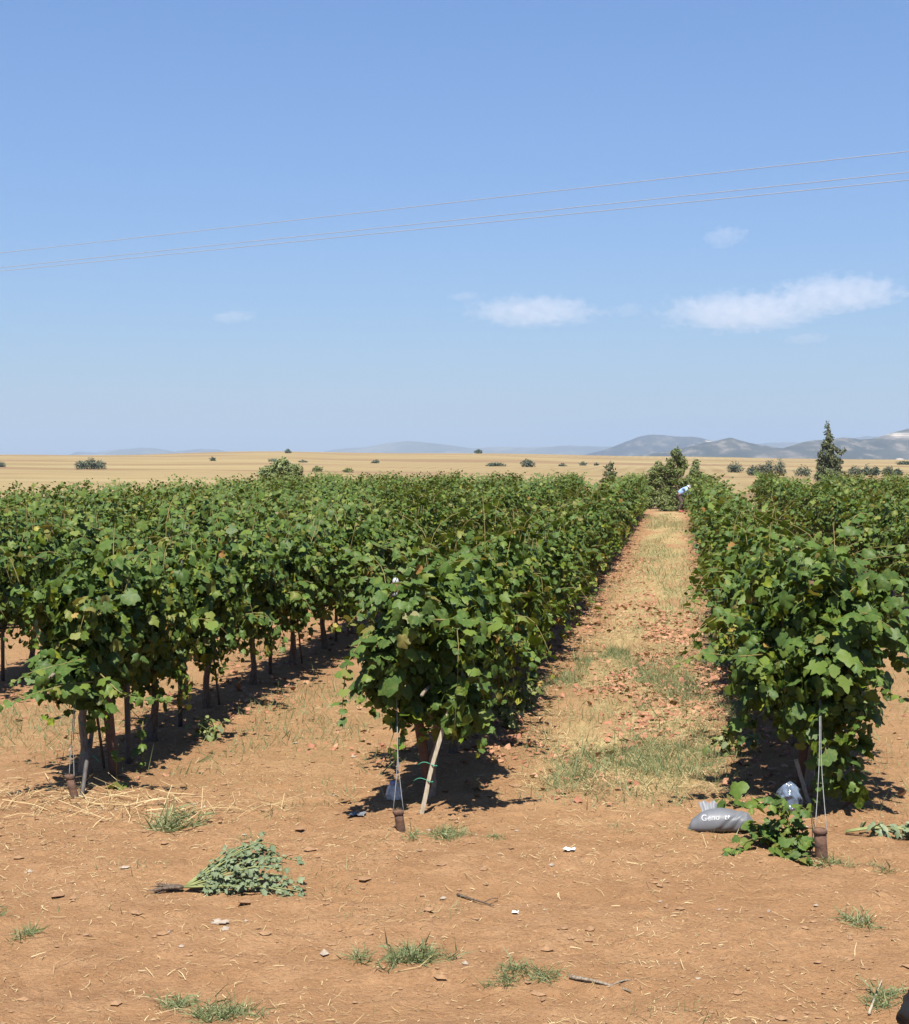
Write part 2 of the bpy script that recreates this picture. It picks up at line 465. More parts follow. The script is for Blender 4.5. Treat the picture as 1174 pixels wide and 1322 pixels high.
def ground_mat():
    m, nt = nodes_of('dry_ground'); n = N(nt)
    P = n('ShaderNodeTexCoord').outputs['Object']
    sx = n('ShaderNodeSeparateXYZ', {0: P}); X, Y = sx.outputs[0], sx.outputs[1]
    big = n.noise(P, .55, 5); mid = n.noise(P, 4.0, 5); fin = n.noise(P, 42, 4, .65); grit = n.noise(P, 150, 2, .6)
    soil = n.mix(n.remap(big, .38, .64), (0.256, 0.144, 0.070), (0.210, 0.114, 0.055))
    soil = n.mix(n.remap(mid, .42, .66, 0, .75), soil, (0.296, 0.174, 0.090))
    soil = n.mix(n.remap(fin, .48, .68, 0, .65), soil, (0.149, 0.080, 0.039))
    soil = n.mix(n.remap(grit, .64, .74, 0, .55), soil, (0.359, 0.251, 0.153))
    soil = n.mix(n.remap(n.noise(n.scalev(P, .35, 1.1, 1), 1.0, 6, .65), .48, .60, 0, .60), soil, (0.214, 0.117, 0.056))
    soil = n.mix(n.remap(n.noise(n.scalev(P, 30, 90, 30), 1.0, 3), .60, .72, 0, .45), soil, (0.343, 0.232, 0.118))
    # the lanes between the rows: stubble and thin grass
    u = n.math('DIVIDE', n.math('SUBTRACT', X, float(X_R)), float(S))
    fr = n.math('ABSOLUTE', n.math('SUBTRACT', n.math('FRACT', n.math('ADD', u, 100.0)), .5))
    lane = n.remap(n.math('ADD', fr, n.math('MULTIPLY', n.math('SUBTRACT', mid, .5), .25)), .30, .17)
    yin = n.math('MULTIPLY', n.remap(n.math('ADD', Y, n.math('ADD', n.math('MULTIPLY', big, 2.5), n.math('MULTIPLY', mid, 1.5))), 11.6, 14.2), n.remap(Y, float(Y_END) + 4, float(Y_END) + 2))
    main = n.math('MULTIPLY', n.remap(X, float(X_M), float(X_M) + .1), n.remap(X, float(X_R), float(X_R) - .1))
    lane = n.math('MULTIPLY', n.math('MULTIPLY', lane, yin), n.math('ADD', n.math('MULTIPLY', main, .75), .22))
    st = n.noise(n.scalev(P, 16, 1.2, 10), 1.0, 5, .65)
    stub = n.mix(n.remap(st, .35, .65), (0.246, 0.170, 0.081), (0.340, 0.263, 0.127))
    stub = n.mix(n.remap(n.noise(n.scalev(P, 1, .3, 1), 1.2, 5), .48, .62, 0, .75), stub, (0.246, 0.131, 0.070))
    stub = n.mix(n.remap(n.noise(n.scalev(P, 1, .25, 1), 2.2, 5), .52, .66, 0, .55), stub, (0.170, 0.174, 0.072))
    soil = n.mix(n.math('MULTIPLY', lane, n.remap(big, .32, .5, .45, .95)), soil, stub)
    # stubble plain beyond the vineyard
    rr = n('ShaderNodeVectorMath', {0: P}, operation='LENGTH').outputs['Value']
    PR = n('ShaderNodeVectorRotate', {'Vector': P, 'Angle': R(24)}, rotation_type='Z_AXIS').outputs[0]
    f1 = n.noise(n.scalev(P, .0035, .0055, 0), 1.0, 4, .55); f2 = n.noise(n.scalev(PR, .012, .05, 0), 1.0, 5, .65)
    f3 = n.noise(n.scalev(PR, .0030, .018, 0), 1.0, 4, .55)
    fld = n.mix(n.remap(f1, .40, .60), (0.225, 0.170, 0.085), (0.193, 0.138, 0.067))
    fld = n.mix(n.remap(f3, .52, .57, 0, .95), fld, (0.165, 0.107, 0.059))
    fld = n.mix(n.remap(f3, .36, .42, .55, 0), fld, (0.250, 0.207, 0.110))
    fld = n.mix(n.remap(f2, .46, .66, 0, .75), fld, (0.162, 0.121, 0.057))
    wv = n('ShaderNodeTexWave', {'Vector': n.scalev(P, .55, -.35, 0), 'Scale': .16, 'Distortion': 1.2, 'Detail': 2.0}, wave_type='BANDS', bands_direction='X').outputs[1]
    fld = n.mix(n.math('MULTIPLY', n.remap(wv, .35, .8), n.remap(f1, .5, .56, 0, .30)), fld, (0.256, 0.214, 0.122))
    outv = n.math('MAXIMUM', n.remap(Y, float(Y_END) + 3, float(Y_END) + 12), n.remap(n.math('ADD', X, n.math('MULTIPLY', big, 2.)), float(ROW_X['L5']) - 1.2, float(ROW_X['L5']) - 3.0))
    outv = n.math('MULTIPLY', outv, n.remap(Y, 20, 30))
    col = n.mix(outv, soil, fld)
    b = n('ShaderNodeBsdfPrincipled', {'Base Color': col, 'Roughness': .95, 'Specular IOR Level': .1})
    hgt = n.math('ADD', n.math('MULTIPLY', fin, .6), n.math('ADD', n.math('MULTIPLY', grit, .22), n.math('MULTIPLY', mid, .8)))
    bn = n('ShaderNodeBump', {'Height': hgt, 'Strength': .9, 'Distance': .05})
    nt.links.new(bn.outputs[0], b.inputs['Normal'])
    nt.links.new(b.outputs[0], n('ShaderNodeOutputMaterial').inputs[0])
    return m
ground = gg.build('ground', ground_mat())
tag(ground, 'reddish dry earth of the headland and lanes running out to the stubble plain', 'ground', kind='structure')

# ------------------------------------------------------------------ hills on the horizon
def hill_mat(name, c1, c2, c3, sc, quarry=None):
    m, nt = nodes_of(name); n = N(nt)
    P = n('ShaderNodeTexCoord').outputs['Object']
    Q = n.scalev(P, 1, .18, 1.6)
    f = n.noise(Q, sc, 6, .65); g2 = n.noise(Q, sc * 4, 5, .65)
    col = n.mix(n.remap(f, .42, .6), c1, c2)
    col = n.mix(n.remap(g2, .52, .68, 0, .62), col, c3)
    for q, r in (quarry or []):
        dist = n('ShaderNodeVectorMath', {0: n.scalev(P, 1, .25, 2.2), 1: (q[0], q[1] * .25, q[2] * 2.2)}, operation='DISTANCE').outputs['Value']
        dist = n.math('ADD', dist, n.math('MULTIPLY', n.math('SUBTRACT', f, .5), r * 1.6))
        steps = n('ShaderNodeTexWave', {'Vector': n.scalev(P, 0, 0, 1), 'Scale': .055, 'Distortion': 1.5, 'Detail': 2.0}, wave_type='BANDS', bands_direction='Z').outputs[1]
        qc = n.mix(n.remap(steps, .3, .7), (.44, .39, .33), (.26, .225, .19))
        col = n.mix(n.remap(dist, r * .95, r * .75), col, qc)
    b = n('ShaderNodeBsdfPrincipled', {'Base Color': col, 'Roughness': 1.0, 'Specular IOR Level': 0.})
    nt.links.new(b.outputs[0], n('ShaderNodeOutputMaterial').inputs[0])
    return m

def hills(name, prof, dist, depth, mat, label, rough=.18, seed=0, base=596):
    px = np.array([p[0] for p in prof], float); py = np.array([p[1] for p in prof], float)
    nu, nv = 220, 46
    us = np.linspace(px[0], px[-1], nu); vs = np.linspace(-1, 1, nv)
    U, Vv = np.meshgrid(us, vs)
    top = np.interp(U, px, py)
    ang = np.arctan((U - 587) / F_PX)
    rr = dist + Vv * depth
    ax = ang - YAW
    Xw = rr * np.sin(ax) / np.cos(ang); Yw = rr * np.cos(ax) / np.cos(ang)
    hgt = np.maximum((594 - top) / F_PX * dist, 0)
    bell = np.clip(1 - np.abs(Vv) ** 1.6, 0, 1)
    spur = fbm(Xw / (depth * .33), Yw / (depth * .5), seed, 5, .55) - .5
    Zw = hgt * bell * (1 + rough * 4 * spur * (1 - bell * .80)) + hgt * bell * .14 * (fbm(Xw / (depth * .10), Yw / (depth * .2), seed + 3, 4) - .5) - 3
    g = Geo(); idx = np.arange(nu * nv).reshape(nv, nu)
    a, b, c, d = idx[:-1, :-1].ravel(), idx[:-1, 1:].ravel(), idx[1:, 1:].ravel(), idx[1:, :-1].ravel()
    g.add(np.stack([Xw, Yw, Zw + H], -1).reshape(-1, 3), np.concatenate([np.stack([a, b, c], 1), np.stack([a, c, d], 1)]))
    return tag(g.build(name, mat), label, 'hills', kind='structure')

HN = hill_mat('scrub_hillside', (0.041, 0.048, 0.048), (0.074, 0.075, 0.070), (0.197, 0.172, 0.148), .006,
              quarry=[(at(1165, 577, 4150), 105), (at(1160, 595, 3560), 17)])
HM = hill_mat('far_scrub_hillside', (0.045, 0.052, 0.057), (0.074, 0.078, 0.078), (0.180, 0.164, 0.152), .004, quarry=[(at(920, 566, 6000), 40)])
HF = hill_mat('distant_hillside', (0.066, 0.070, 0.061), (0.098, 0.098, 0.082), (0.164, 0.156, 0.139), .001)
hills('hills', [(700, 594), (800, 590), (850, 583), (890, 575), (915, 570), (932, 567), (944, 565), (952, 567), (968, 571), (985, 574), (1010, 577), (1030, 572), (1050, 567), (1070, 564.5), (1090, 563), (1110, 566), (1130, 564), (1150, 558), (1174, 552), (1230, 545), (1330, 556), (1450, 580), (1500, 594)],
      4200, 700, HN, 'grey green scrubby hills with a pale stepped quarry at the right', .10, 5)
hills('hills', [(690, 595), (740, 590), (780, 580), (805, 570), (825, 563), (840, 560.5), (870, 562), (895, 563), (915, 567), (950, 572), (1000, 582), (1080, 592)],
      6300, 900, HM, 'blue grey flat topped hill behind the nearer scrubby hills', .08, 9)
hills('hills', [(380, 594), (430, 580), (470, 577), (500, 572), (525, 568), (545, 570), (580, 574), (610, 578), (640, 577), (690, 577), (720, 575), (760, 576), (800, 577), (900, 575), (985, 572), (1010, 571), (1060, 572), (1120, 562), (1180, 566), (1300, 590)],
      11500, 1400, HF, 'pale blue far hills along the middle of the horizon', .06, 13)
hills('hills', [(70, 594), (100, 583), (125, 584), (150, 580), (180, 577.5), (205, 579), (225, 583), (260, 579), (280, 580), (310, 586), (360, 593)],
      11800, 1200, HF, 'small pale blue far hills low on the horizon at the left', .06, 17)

# ------------------------------------------------------------------ haze
def box(name, lo, hi, mat):
    g = Geo()
    V = [(x, y, z) for z in (lo[2], hi[2]) for y in (lo[1], hi[1]) for x in (lo[0], hi[0])]
    q = [(0, 2, 3, 1), (4, 5, 7, 6), (0, 1, 5, 4), (2, 6, 7, 3), (0, 4, 6, 2), (1, 3, 7, 5)]
    F = [t for a, b, c, d in q for t in ((a, b, c), (a, c, d))]
    g.add(V, F)
    return g.build(name, mat, smooth=False)
hm, nt = nodes_of('pale_air'); n = N(nt)
pv = n('ShaderNodeVolumePrincipled', {'Color': (.35, .46, .63, 1), 'Density': 1.0e-4, 'Anisotropy': .0})
nt.links.new(pv.outputs[0], n('ShaderNodeOutputMaterial').inputs['Volume'])
haze = box('haze', (-16500, -6500, -14), (16500, 17500, 330), hm)
tag(haze, 'thin pale summer haze over the plain', 'haze', kind='stuff')

# ------------------------------------------------------------------ vines
NEAR_V, MID_V, TRUNKS = [], [], []
for k in range(9):
    g = np.random.default_rng(100 + k); geo = Geo()
    canopy(geo, g, 400, -.85, .85, .64, 1.56, .34, .078, T_VINE, k, yellow=.08)
    hedge(geo, g, 50, 36, -.80, .80, 1.72, .47, .076, T_VINE, yellow=.19, low=.42)
    for j in range(7):
        x, y = g.uniform(-.3, .3), g.uniform(-.75, .75)
        z = 1.55 + g.random() * .15
        hgt = g.uniform(.12, .42) * (1 if j else 1.25)
        dx, dy = g.normal(0, .16), g.normal(0, .16)
        shoot_geo(geo, g, [(x, y, z - .25), (x + dx * .4, y + dy * .4, z + hgt * .6), (x + dx * 1.6, y + dy * 1.6, z + hgt * .9)], 8, .10)
    for j in range(5):
        sd = g.choice([-1, 1]); y = g.uniform(-.7, .7); z = g.uniform(.7, 1.4); rl = g.uniform(.15, .38)
        shoot_geo(geo, g, [(sd * .3, y, z), (sd * (.45 + rl * .5), y + g.normal(0, .1), z + .05), (sd * (.45 + rl), y + g.normal(0, .2), z - rl * .7)], 8, .10)
    for j in range(4):                                            # bare canes seen through gaps
        x, y = g.uniform(-.25, .25), g.uniform(-.75, .75)
        V, F = tube(smooth_path([(x * .2, y, .8), (x, y + g.normal(0, .1), 1.2), (x * 1.4, y + g.normal(0, .15), 1.65)], 6), [.006, .006, .005, .005, .004, .003], 5)
        geo.add(V, F, 1)
    NEAR_V.append(geo.mesh('foliage', [VINE, CANE]))
for k in range(7):
    g = np.random.default_rng(300 + k); geo = Geo()
    canopy(geo, g, 330, -.85, .85, .62, 1.58, .34, .085, T_LOW, 40 + k, yellow=.12)
    hedge(geo, g, 50, 32, -.80, .80, 1.72, .45, .083, T_LOW, yellow=.28, low=.34)
    for j in range(7):
        x, y = g.uniform(-.3, .3), g.uniform(-.75, .75); z = 1.6
        hgt = g.uniform(.1, .40); dx, dy = g.normal(0, .15), g.normal(0, .15)
        shoot_geo(geo, g, [(x, y, z - .2), (x + dx * .4, y + dy * .4, z + hgt * .6), (x + dx * 1.6, y + dy * 1.6, z + hgt * .9)], 7, .11, T_LOW)
    for j in range(4):
        sd = g.choice([-1, 1]); y = g.uniform(-.7, .7); z = g.uniform(.7, 1.4); rl = g.uniform(.12, .35)
        shoot_geo(geo, g, [(sd * .3, y, z), (sd * (.45 + rl * .5), y, z + .05), (sd * (.45 + rl), y + g.normal(0, .2), z - rl * .7)], 7, .11, T_LOW)
    MID_V.append(geo.mesh('foliage', [VINE, CANE]))

def trunk_mesh(seed, mat=BARK, lean=0.):
    g = np.random.default_rng(seed); geo = Geo()
    p = [np.array([0, 0, -.08])]
    for z in (.02, .14, .28, .42, .56, .70, .80):
        p.append(np.array([g.normal(0, .018) + lean * z, g.normal(0, .03), z]))
    rad = [.060, .046, .034, .030, .028, .030, .034, .028]
    V, F = tube(smooth_path(p, 16), np.interp(np.linspace(0, 1, 16), np.linspace(0, 1, 8), rad), 9, wob=.45, seed=seed); geo.add(V, F)
    top = p[-1]
    for sd in (-1, 1):
        q = [top - (0, 0, .08), top + (g.normal(0, .02), sd * .15, .04), top + (g.normal(0, .04), sd * .42, .07), top + (g.normal(0, .05), sd * .72, .06)]
        V, F = tube(smooth_path(q, 9), np.linspace(.026, .011, 9), 7, wob=.4, seed=seed + 1); geo.add(V, F)
    return geo.mesh('trunk', [mat])
TRUNKS = [trunk_mesh(500 + k) for k in range(6)]

ORD = 'first second third fourth fifth sixth seventh eighth ninth tenth eleventh twelfth thirteenth fourteenth fifteenth sixteenth seventeenth eighteenth nineteenth'.split()
def ordinal(k):
    if k <= 19: return ORD[k - 1]
    tens = {2: 'twenti', 3: 'thirti', 4: 'forti', 5: 'fifti'}[k // 10]
    if k % 10 == 0: return tens + 'eth'
    return tens[:-1] + 'y-' + ORD[k % 10 - 1]
ROWNAME = {'M': 'row left of the grassy lane', 'R': 'row right of the grassy lane',
           'L': 'second row left of the lane', 'L2': 'third row left of the lane', 'L3': 'fourth row left of the lane',
           'L4': 'fifth row left of the lane', 'L5': 'outermost left row by straw field',
           'R1': 'second row right of the lane', 'R2': 'third row right of the lane', 'R3': 'fourth row right of the lane'}
Y0 = {'M': gp0(558, 1034)[1], 'L': gp0(140, 1008)[1], 'R': gp0(1040, 1026)[1]}
PITCHV = 1.56
vr = random.Random(5)
vine_xy = {}
NVINES = 0
def vine(row, k, x, y, first_seen, foliage=None, trunk=None, label=None):
    global NVINES
    NVINES += 1
    z = float(height(x, y))
    d = y
    lab = label or 'leafy grapevine, %s seen from near end of %s' % (ordinal(first_seen), ROWNAME[row])
    o = root('grapevine', (x, y, z - .01), lab, 'grapevine', 'grapevines in the trellised rows')
    tr = link('trunk', trunk or vr.choice(TRUNKS), o)
    if foliage is None:
        tr.rotation_euler.z = vr.choice([0, math.pi])
        fo = link('foliage', vr.choice(NEAR_V if d < (20 if row in 'MR' else 27) else MID_V), o)
        fo.rotation_euler.z = vr.choice([0, math.pi]) + vr.uniform(-.04, .04)
        fo.scale = (vr.uniform(.90, 1.12) * (1 if d < 27 else .92), vr.choice([-1, 1]) * 1.0, vr.uniform(.95, 1.06))
    else:
        link('foliage', foliage, o)
    return o

specials = {}
for row, X in ROW_X.items():
    n_total = int((Y_END - 10.0) / PITCHV)
    seen = 0
    ys = Y0.get(row, 11.5)
    k = 0
    y = ys
    while y < Y_END - (2.4 if row == 'R' else .6):
        yy = y + vr.uniform(-.07, .07); xx = X + vr.uniform(-.03, .03)
        px, py, dep = project((xx, yy, 1.2))
        if -30 - 500 / dep < px < 1204 + 500 / dep:
            seen += 1
            if row in ('M', 'R', 'L') and k == 0:
                specials[row] = (xx, yy)
            else:
                vine(row, k, xx, yy, seen)
            vine_xy.setdefault(row, []).append((xx, yy))
        y += PITCHV; k += 1

# --- the three vines at the near row ends, with their own wild shoots
def end_vine(row, seed, n, y0, y1, zb, zt, hw, label, shoots, tmesh, lows=(), xs=0.):
    X, Y = specials[row]; g = np.random.default_rng(seed); geo = Geo()
    z0 = float(height(X, Y)) - .01
    canopy(geo, g, int(n * .62), y0 + .15, y1, zb + .12, zt - .15, hw * .74, .082, T_VINE, seed, xs=xs, yellow=.06, taper0=.5)
    hedge(geo, g, int(n * .058), 36, y0 + .25, y1 - .05, zt - .04, hw, .080, T_VINE, xs=xs, yellow=.07, nose=.5)
    for (cx, cy, cz, r, m) in lows:                                # looser lobes of the same crown
        q = unit(g.standard_normal((m, 3))) * (g.random((m, 1)) ** .45) * np.array(r)
        out = unit(q + 1e-4)
        place_leaves(geo, T_VINE, q + np.array([cx, cy, cz]), out * .6 + np.array([0, -.25, .35]) + g.standard_normal((m, 3)) * .4,
                     np.array([0, 0, -.9]) + out * .4 + g.standard_normal((m, 3)) * .35, .080 * (1 + .28 * g.standard_normal(m)), leaf_tones(g, m, .07), 0, g)
    for j in range(9):
        x, y = g.uniform(-.3, .3), g.uniform(y0 + .15, y1); z = 1.6; hgt = g.uniform(.10, .46); dx, dy = g.normal(0, .24), g.normal(0, .20)
        shoot_geo(geo, g, [(x, y, z - .25), (x + dx * .4, y + dy * .4, z + hgt * .6), (x + dx * 1.6, y + dy * 1.6, z + hgt * .9)], 8, .10)
    o = vine(row, 0, X, Y, 1, geo.mesh('foliage', [VINE, CANE]), tmesh, label)
    for pts, m, size, ts in shoots:
        s = Geo(); P = [np.asarray(p) - (X, Y, z0) for p in pts]
        shoot_geo(s, g, P, m, size, tone_shift=ts, yellow=.04, r=.006)
        s.build('shoot', [VINE, CANE], o)
    return o
DM, DR, DL = project((*specials['M'], 1))[2], project((*specials['R'], 1))[2], project((*specials['L'], 1))[2]
end_vine('M', 901, 760, -.60, .85, .62, 1.78, .42, 'grapevine at the near left corner of the grassy lane, behind the white capped post',
    [([at(505, 812, DM - .5), at(470, 822, DM - .75), at(447, 858, DM - .8), at(440, 935, DM - .8)], 27, 0.087, .05),
     ([at(520, 845, DM - .5), at(488, 842, DM - .75), at(470, 880, DM - .75), at(466, 905, DM - .75)], 17, 0.084, .05),
     ([at(560, 800, DM - .9), at(600, 800, DM - .95), at(650, 808, DM - .8), at(690, 850, DM - .6)], 25, 0.091, 0),
     ([at(610, 850, DM - .5), at(625, 900, DM - .5), at(630, 940, DM - .5), at(618, 975, DM - .5)], 17, 0.084, .08)],
    trunk_mesh(601, GREYBARK, .12), lows=[(.24, -.25, .72, (.24, .26, .24), 150), (-.22, -.5, .98, (.22, .25, .18), 90), (-.16, -.62, 1.22, (.24, .20, .22), 130), (.02, -.66, 1.40, (.22, .2, .18), 100), (-.2, -.6, 1.5, (.18, .2, .16), 60)], xs=.10)
end_vine('R', 902, 1050, -.9, .85, .52, 1.92, .54, 'big dark green grapevine with sprawling shoots at the near right corner of the lane',
    [([at(1090, 770, DR - .9), at(1125, 742, DR - 1.0), at(1160, 748, DR - 1.0), at(1190, 790, DR - 1.0)], 25, 0.099, -.02),
     ([at(1085, 800, DR - .9), at(1120, 790, DR - 1.1), at(1165, 820, DR - 1.1), at(1180, 880, DR - 1.1)], 25, 0.099, 0),
     ([at(1080, 830, DR - .8), at(1110, 850, DR - 1.0), at(1140, 890, DR - 1.0), at(1170, 905, DR - 1.0)], 20, 0.091, .02),
     ([at(1085, 870, DR - .8), at(1105, 880, DR - .9), at(1115, 915, DR - .9), at(1098, 945, DR - .9)], 16, 0.091, -.02),
     ([at(985, 845, DR - .5), at(950, 848, DR - .6), at(905, 842, DR - .7), at(872, 858, DR - .7)], 16, 0.084, .05),
     ([at(965, 800, DR - .3), at(930, 790, DR - .3), at(905, 765, DR - .3)], 13, 0.076, .06),
     ([at(1060, 930, DR - .8), at(1068, 980, DR - .85), at(1062, 1020, DR - .8), at(1050, 1040, DR - .75)], 20, 0.091, .04),
     ([at(1085, 690, DR - .8), at(1110, 660, DR - .8), at(1130, 668, DR - .8)], 11, 0.084, 0)],
    trunk_mesh(602, GREYBARK, .02), lows=[(.05, -.55, .72, (.40, .32, .34), 240), (.10, -.82, 1.02, (.34, .22, .34), 170), (.42, -.4, 1.35, (.35, .4, .35), 130), (.12, -.65, .35, (.2, .2, .28), 60), (-.42, -.2, 1.0, (.3, .4, .3), 90)])
end_vine('L', 903, 860, -.60, .85, .62, 1.78, .44, 'grapevine with trunk tied in green twine, ending the second row left of the lane',
    [([at(110, 850, DL - .6), at(70, 860, DL - .8), at(40, 868, DL - .85), at(15, 882, DL - .9)], 20, 0.091, .05),
     ([at(120, 880, DL - .6), at(80, 885, DL - .8), at(35, 898, DL - .9), at(-10, 915, DL - .9)], 22, 0.091, .12),
     ([at(130, 870, DL - .6), at(155, 895, DL - .7), at(190, 905, DL - .7), at(220, 900, DL - .7)], 17, 0.084, .05),
     ([at(70, 690, DL - .4), at(50, 655, DL - .4), at(42, 628, DL - .4)], 11, 0.091, .22),
     ([at(185, 930, DL + .3), at(182, 960, DL + .3), at(185, 985, DL + .3)], 7, .09, 0)],
    trunk_mesh(603, GREYBARK, -.03), lows=[(-.02, -.40, .86, (.26, .3, .22), 110)])

# a vine shoot trailing beside the second row's near vines

# ------------------------------------------------------------------ posts, pipes, wires, laths
def P3(px, py, X=None, Y=None):
    """point on the sight line at a given world Y"""
    d = ray(px, py); return np.array([0, 0, H]) + d * (Y / d[1])

def post(name, base, top, r, mat, label, cat='post', cap=None, group=None, seed=3):
    base = np.asarray(base, float); top = np.asarray(top, float) - base
    o = root(name, base, label, cat, group)
    prof = np.stack([np.linspace(0, 1, 8)] * 3, 1) * top; prof[0] = -unit(top) * .12
    g = Geo(); V, F = tube(prof, r, 12, wob=.06, seed=seed); g.add(V, F)
    g.build('shaft', mat, o)
    if cap:
        g = Geo(); V, F = lathe([(0, -.012), (.020, -.012), (.023, .0), (.022, .018), (.013, .032), (0, .035)], 14); g.add(V + top, F)
        g.build('cap', WHITE, o)
        g = Geo(); V, F = lathe([(.034, -.10), (.0375, -.10), (.0375, -.07), (.034, -.07)], 12); g.add(V + top + (0, 0, 0), F); g.build('wire_clamp', WIRE, o)
    return o

yM, yL, yR = specials['M'][1], specials['L'][1], specials['R'][1]
b = gp(556, 1026); t = P3(511, 752, Y=b[1] - .20)
post('end_post', b, t, .036, RUST, 'rusty leaning end post with a white cap, in the row left of the lane', cap=True, group='rusty row end posts')
MPOST_TOP = t
b = gp(148, 1000); t = P3(128, 800, Y=b[1] + .02)
post('end_post', b, t, .040, RUST, 'rusty end post at the second row left, half hidden in leaves', group='rusty row end posts')
LPOST_TOP = t
b = gp(1036, 1016); t = P3(1052, 750, Y=b[1] - .2)
post('end_post', b, t, .040, RUST, 'rusty end post buried in the leaves of the row right of the lane', group='rusty row end posts')
RPOST_TOP = t
b = gp(166, 985); t = P3(163, 820, Y=b[1])
post('stake', b, t, .024, DARKSTEEL, 'grey steel stake just behind the rusty post of the second row left', cat='stake')
b = gp(111, 1012); t = P3(124, 900, Y=b[1] + .1)
post('stake', b, t, .017, DARKSTEEL, 'thin dark stake tied to the second row\'s end trunk, leaning right', cat='stake')

def anchor_pipe(px, py, r, h, lean, label):
    b = gp(px, py); o = root('anchor_pipe', b, label, 'anchor pipe', 'rusty anchor pipes in front of the rows')
    g = Geo(); V, F = lathe([(r, -.1), (r * .98, h * .45), (r, h), (r * .80, h), (r * .78, h - .06), (0, h - .065)], 18, .05)
    V = np.asarray(V); V[:, 0] += lean[0] * V[:, 2]; V[:, 1] += lean[1] * V[:, 2]
    g.add(V, F); g.build('pipe', RUST, o)
    g = Geo(); V, F = lathe([(r * .98, h - .03), (r * 1.13, h - .025), (r * 1.16, h - .008), (r * 1.05, h + .002), (r * .9, h + .002)], 18, .08)
    V = np.asarray(V); V[:, 0] += lean[0] * V[:, 2]; V[:, 1] += lean[1] * V[:, 2]
    g.add(V, F); g.build('rim', RUST, o)
    return b, b + np.array([lean[0] * h, lean[1] * h, h])
bM, tM = anchor_pipe(518, 1072, .031, .14, (-.12, -.15), 'short rusty anchor pipe in front of the white capped post')
bR, tR = anchor_pipe(1061, 1108, .040, .19, (-.08, -.10), 'widest rusty anchor pipe, standing by the vine suckers right of the lane')
bL, tL = anchor_pipe(97, 1030, .030, .17, (-.22, -.10), 'short rusty anchor pipe before the trunk tied with green twine')

def guy(name, strands, label, r=.0035):
    g = Geo(); o0 = np.asarray(strands[0][0], float)
    for s_ in strands:
        Q = smooth_path([np.asarray(p, float) - o0 for p in s_], 14); V, F = tube(Q, r, 6); g.add(V, F)
    return tag(g.build(name, WIRE, None, o0), label, 'wire', 'anchor wires at the row ends')
m1 = tM * .8 + MPOST_TOP * .2
guy('anchor_wire', [[tM + (.04, 0, -.02), m1, MPOST_TOP - (0, 0, .07)], [tM + (-.035, 0, -.02), m1 + (.006, 0, 0), MPOST_TOP - (.012, 0, .08)]], 'doubled anchor wire rising to the white capped post', .0028)
t2 = P3(1058, 800, Y=yR - .2)
m1 = tR * .72 + t2 * .28
guy('anchor_wire', [[tR + (-.03, 0, -.03), m1, t2], [tR + (.045, 0, -.03), m1 + (.008, 0, 0), t2 + (.01, 0, 0)]], 'twisted anchor wire rising from the widest pipe into the leaves', .0028)
t3 = P3(98, 880, Y=tL[1] + .25); m1 = tL * .6 + t3 * .4
guy('anchor_wire', [[tL + (0, 0, -.02), m1, t3], [tL + (.04, 0, -.05), m1 + (.012, 0, 0), t3 + (.01, 0, 0)]], 'anchor wire rising from the leftmost pipe into the leaves', .0028)
# angled strut and second stub beside the left pipe
b = gp(106, 1028); t = P3(116, 955, Y=b[1] + .22)
post('strut', b, t, .016, DARKSTEEL, 'dark angled strut leaning from the leftmost pipe to the tied trunk', cat='strut')

def lath(b, t, w, th, label, ties=()):
    b = np.asarray(b, float); ax = np.asarray(t, float) - b; L = np.linalg.norm(ax); ax = ax / L
    o = root('wooden_lath', b, label, 'lath')
    sx = unit(np.cross(ax, [0, 1, .2])); sy = np.cross(ax, sx)
    g = Geo(); V = []
    gg_ = np.random.default_rng(4)
    ks = np.linspace(-.08, L, 12)
    for k in ks:
        bend = .012 * math.sin(k * 5)
        for a_, c_ in ((-1, -1), (1, -1), (1, 1), (-1, 1)):
            V.append(ax * k + sx * (w / 2 * a_ * (1 + .12 * gg_.standard_normal()) + bend) + sy * th / 2 * c_)
    F = []
    for i in range(11):
        for k in range(4):
            p, q = i * 4 + k, i * 4 + (k + 1) % 4; F += [(p, q, q + 4), (p, q + 4, p + 4)]
    F += [(44, 45, 46), (44, 46, 47), (0, 2, 1), (0, 3, 2)]
    g.add(V, F); g.build('lath', LATH, o, smooth=False)
    for k in ties:
        g = Geo(); a_ = np.linspace(0, 2 * np.pi, 15)
        ring = ax * L * k + np.cos(a_)[:, None] * sx * (w * .72) + np.sin(a_)[:, None] * sy * (th * .8 + .006)
        V, F = tube(ring, .004, 5, cap=False); g.add(V, F)
        V, F = tube(smooth_path([ring[0], ring[0] + sx * .06 + (0, 0, .01), ring[0] + sx * .10 - (0, 0, .03)], 6), .003, 5); g.add(V, F)
        g.build('twine', TIE, o)
    return o
b = gp(545, 1050); lath(b, P3(580, 912, Y=b[1] + .06), .028, .018, 'pale wooden lath leaning against the row left of the lane', (.30, .45))
b = gp(1046, 1040); lath(b, P3(1030, 980, Y=b[1] + .15), .028, .018, 'short pale wooden lath half hidden behind suckers right of the lane')
# vine trunk tied with twine at the second row
X, Y = specials['L']; z0 = float(height(X, Y))
LT = [o for o in bpy.data.objects if o.get('label', '').startswith('grapevine with trunk tied')][0]
for zz in (.16, .40, .60):
    g = Geo(); a_ = np.linspace(0, 2 * np.pi, 16)
    ring = np.stack([np.cos(a_) * .045 - .03 * zz, np.sin(a_) * .045, zz + .008 * np.sin(2 * a_)], 1)
    V, F = tube(ring, .004, 5, cap=False); g.add(V, F)
    V, F = tube(smooth_path([(.04, -.02, zz), (.08, -.04, zz - .005), (.12, -.04, zz - .05)], 6), .0035, 5); g.add(V, F)
    g.build('twine', TIE, LT)

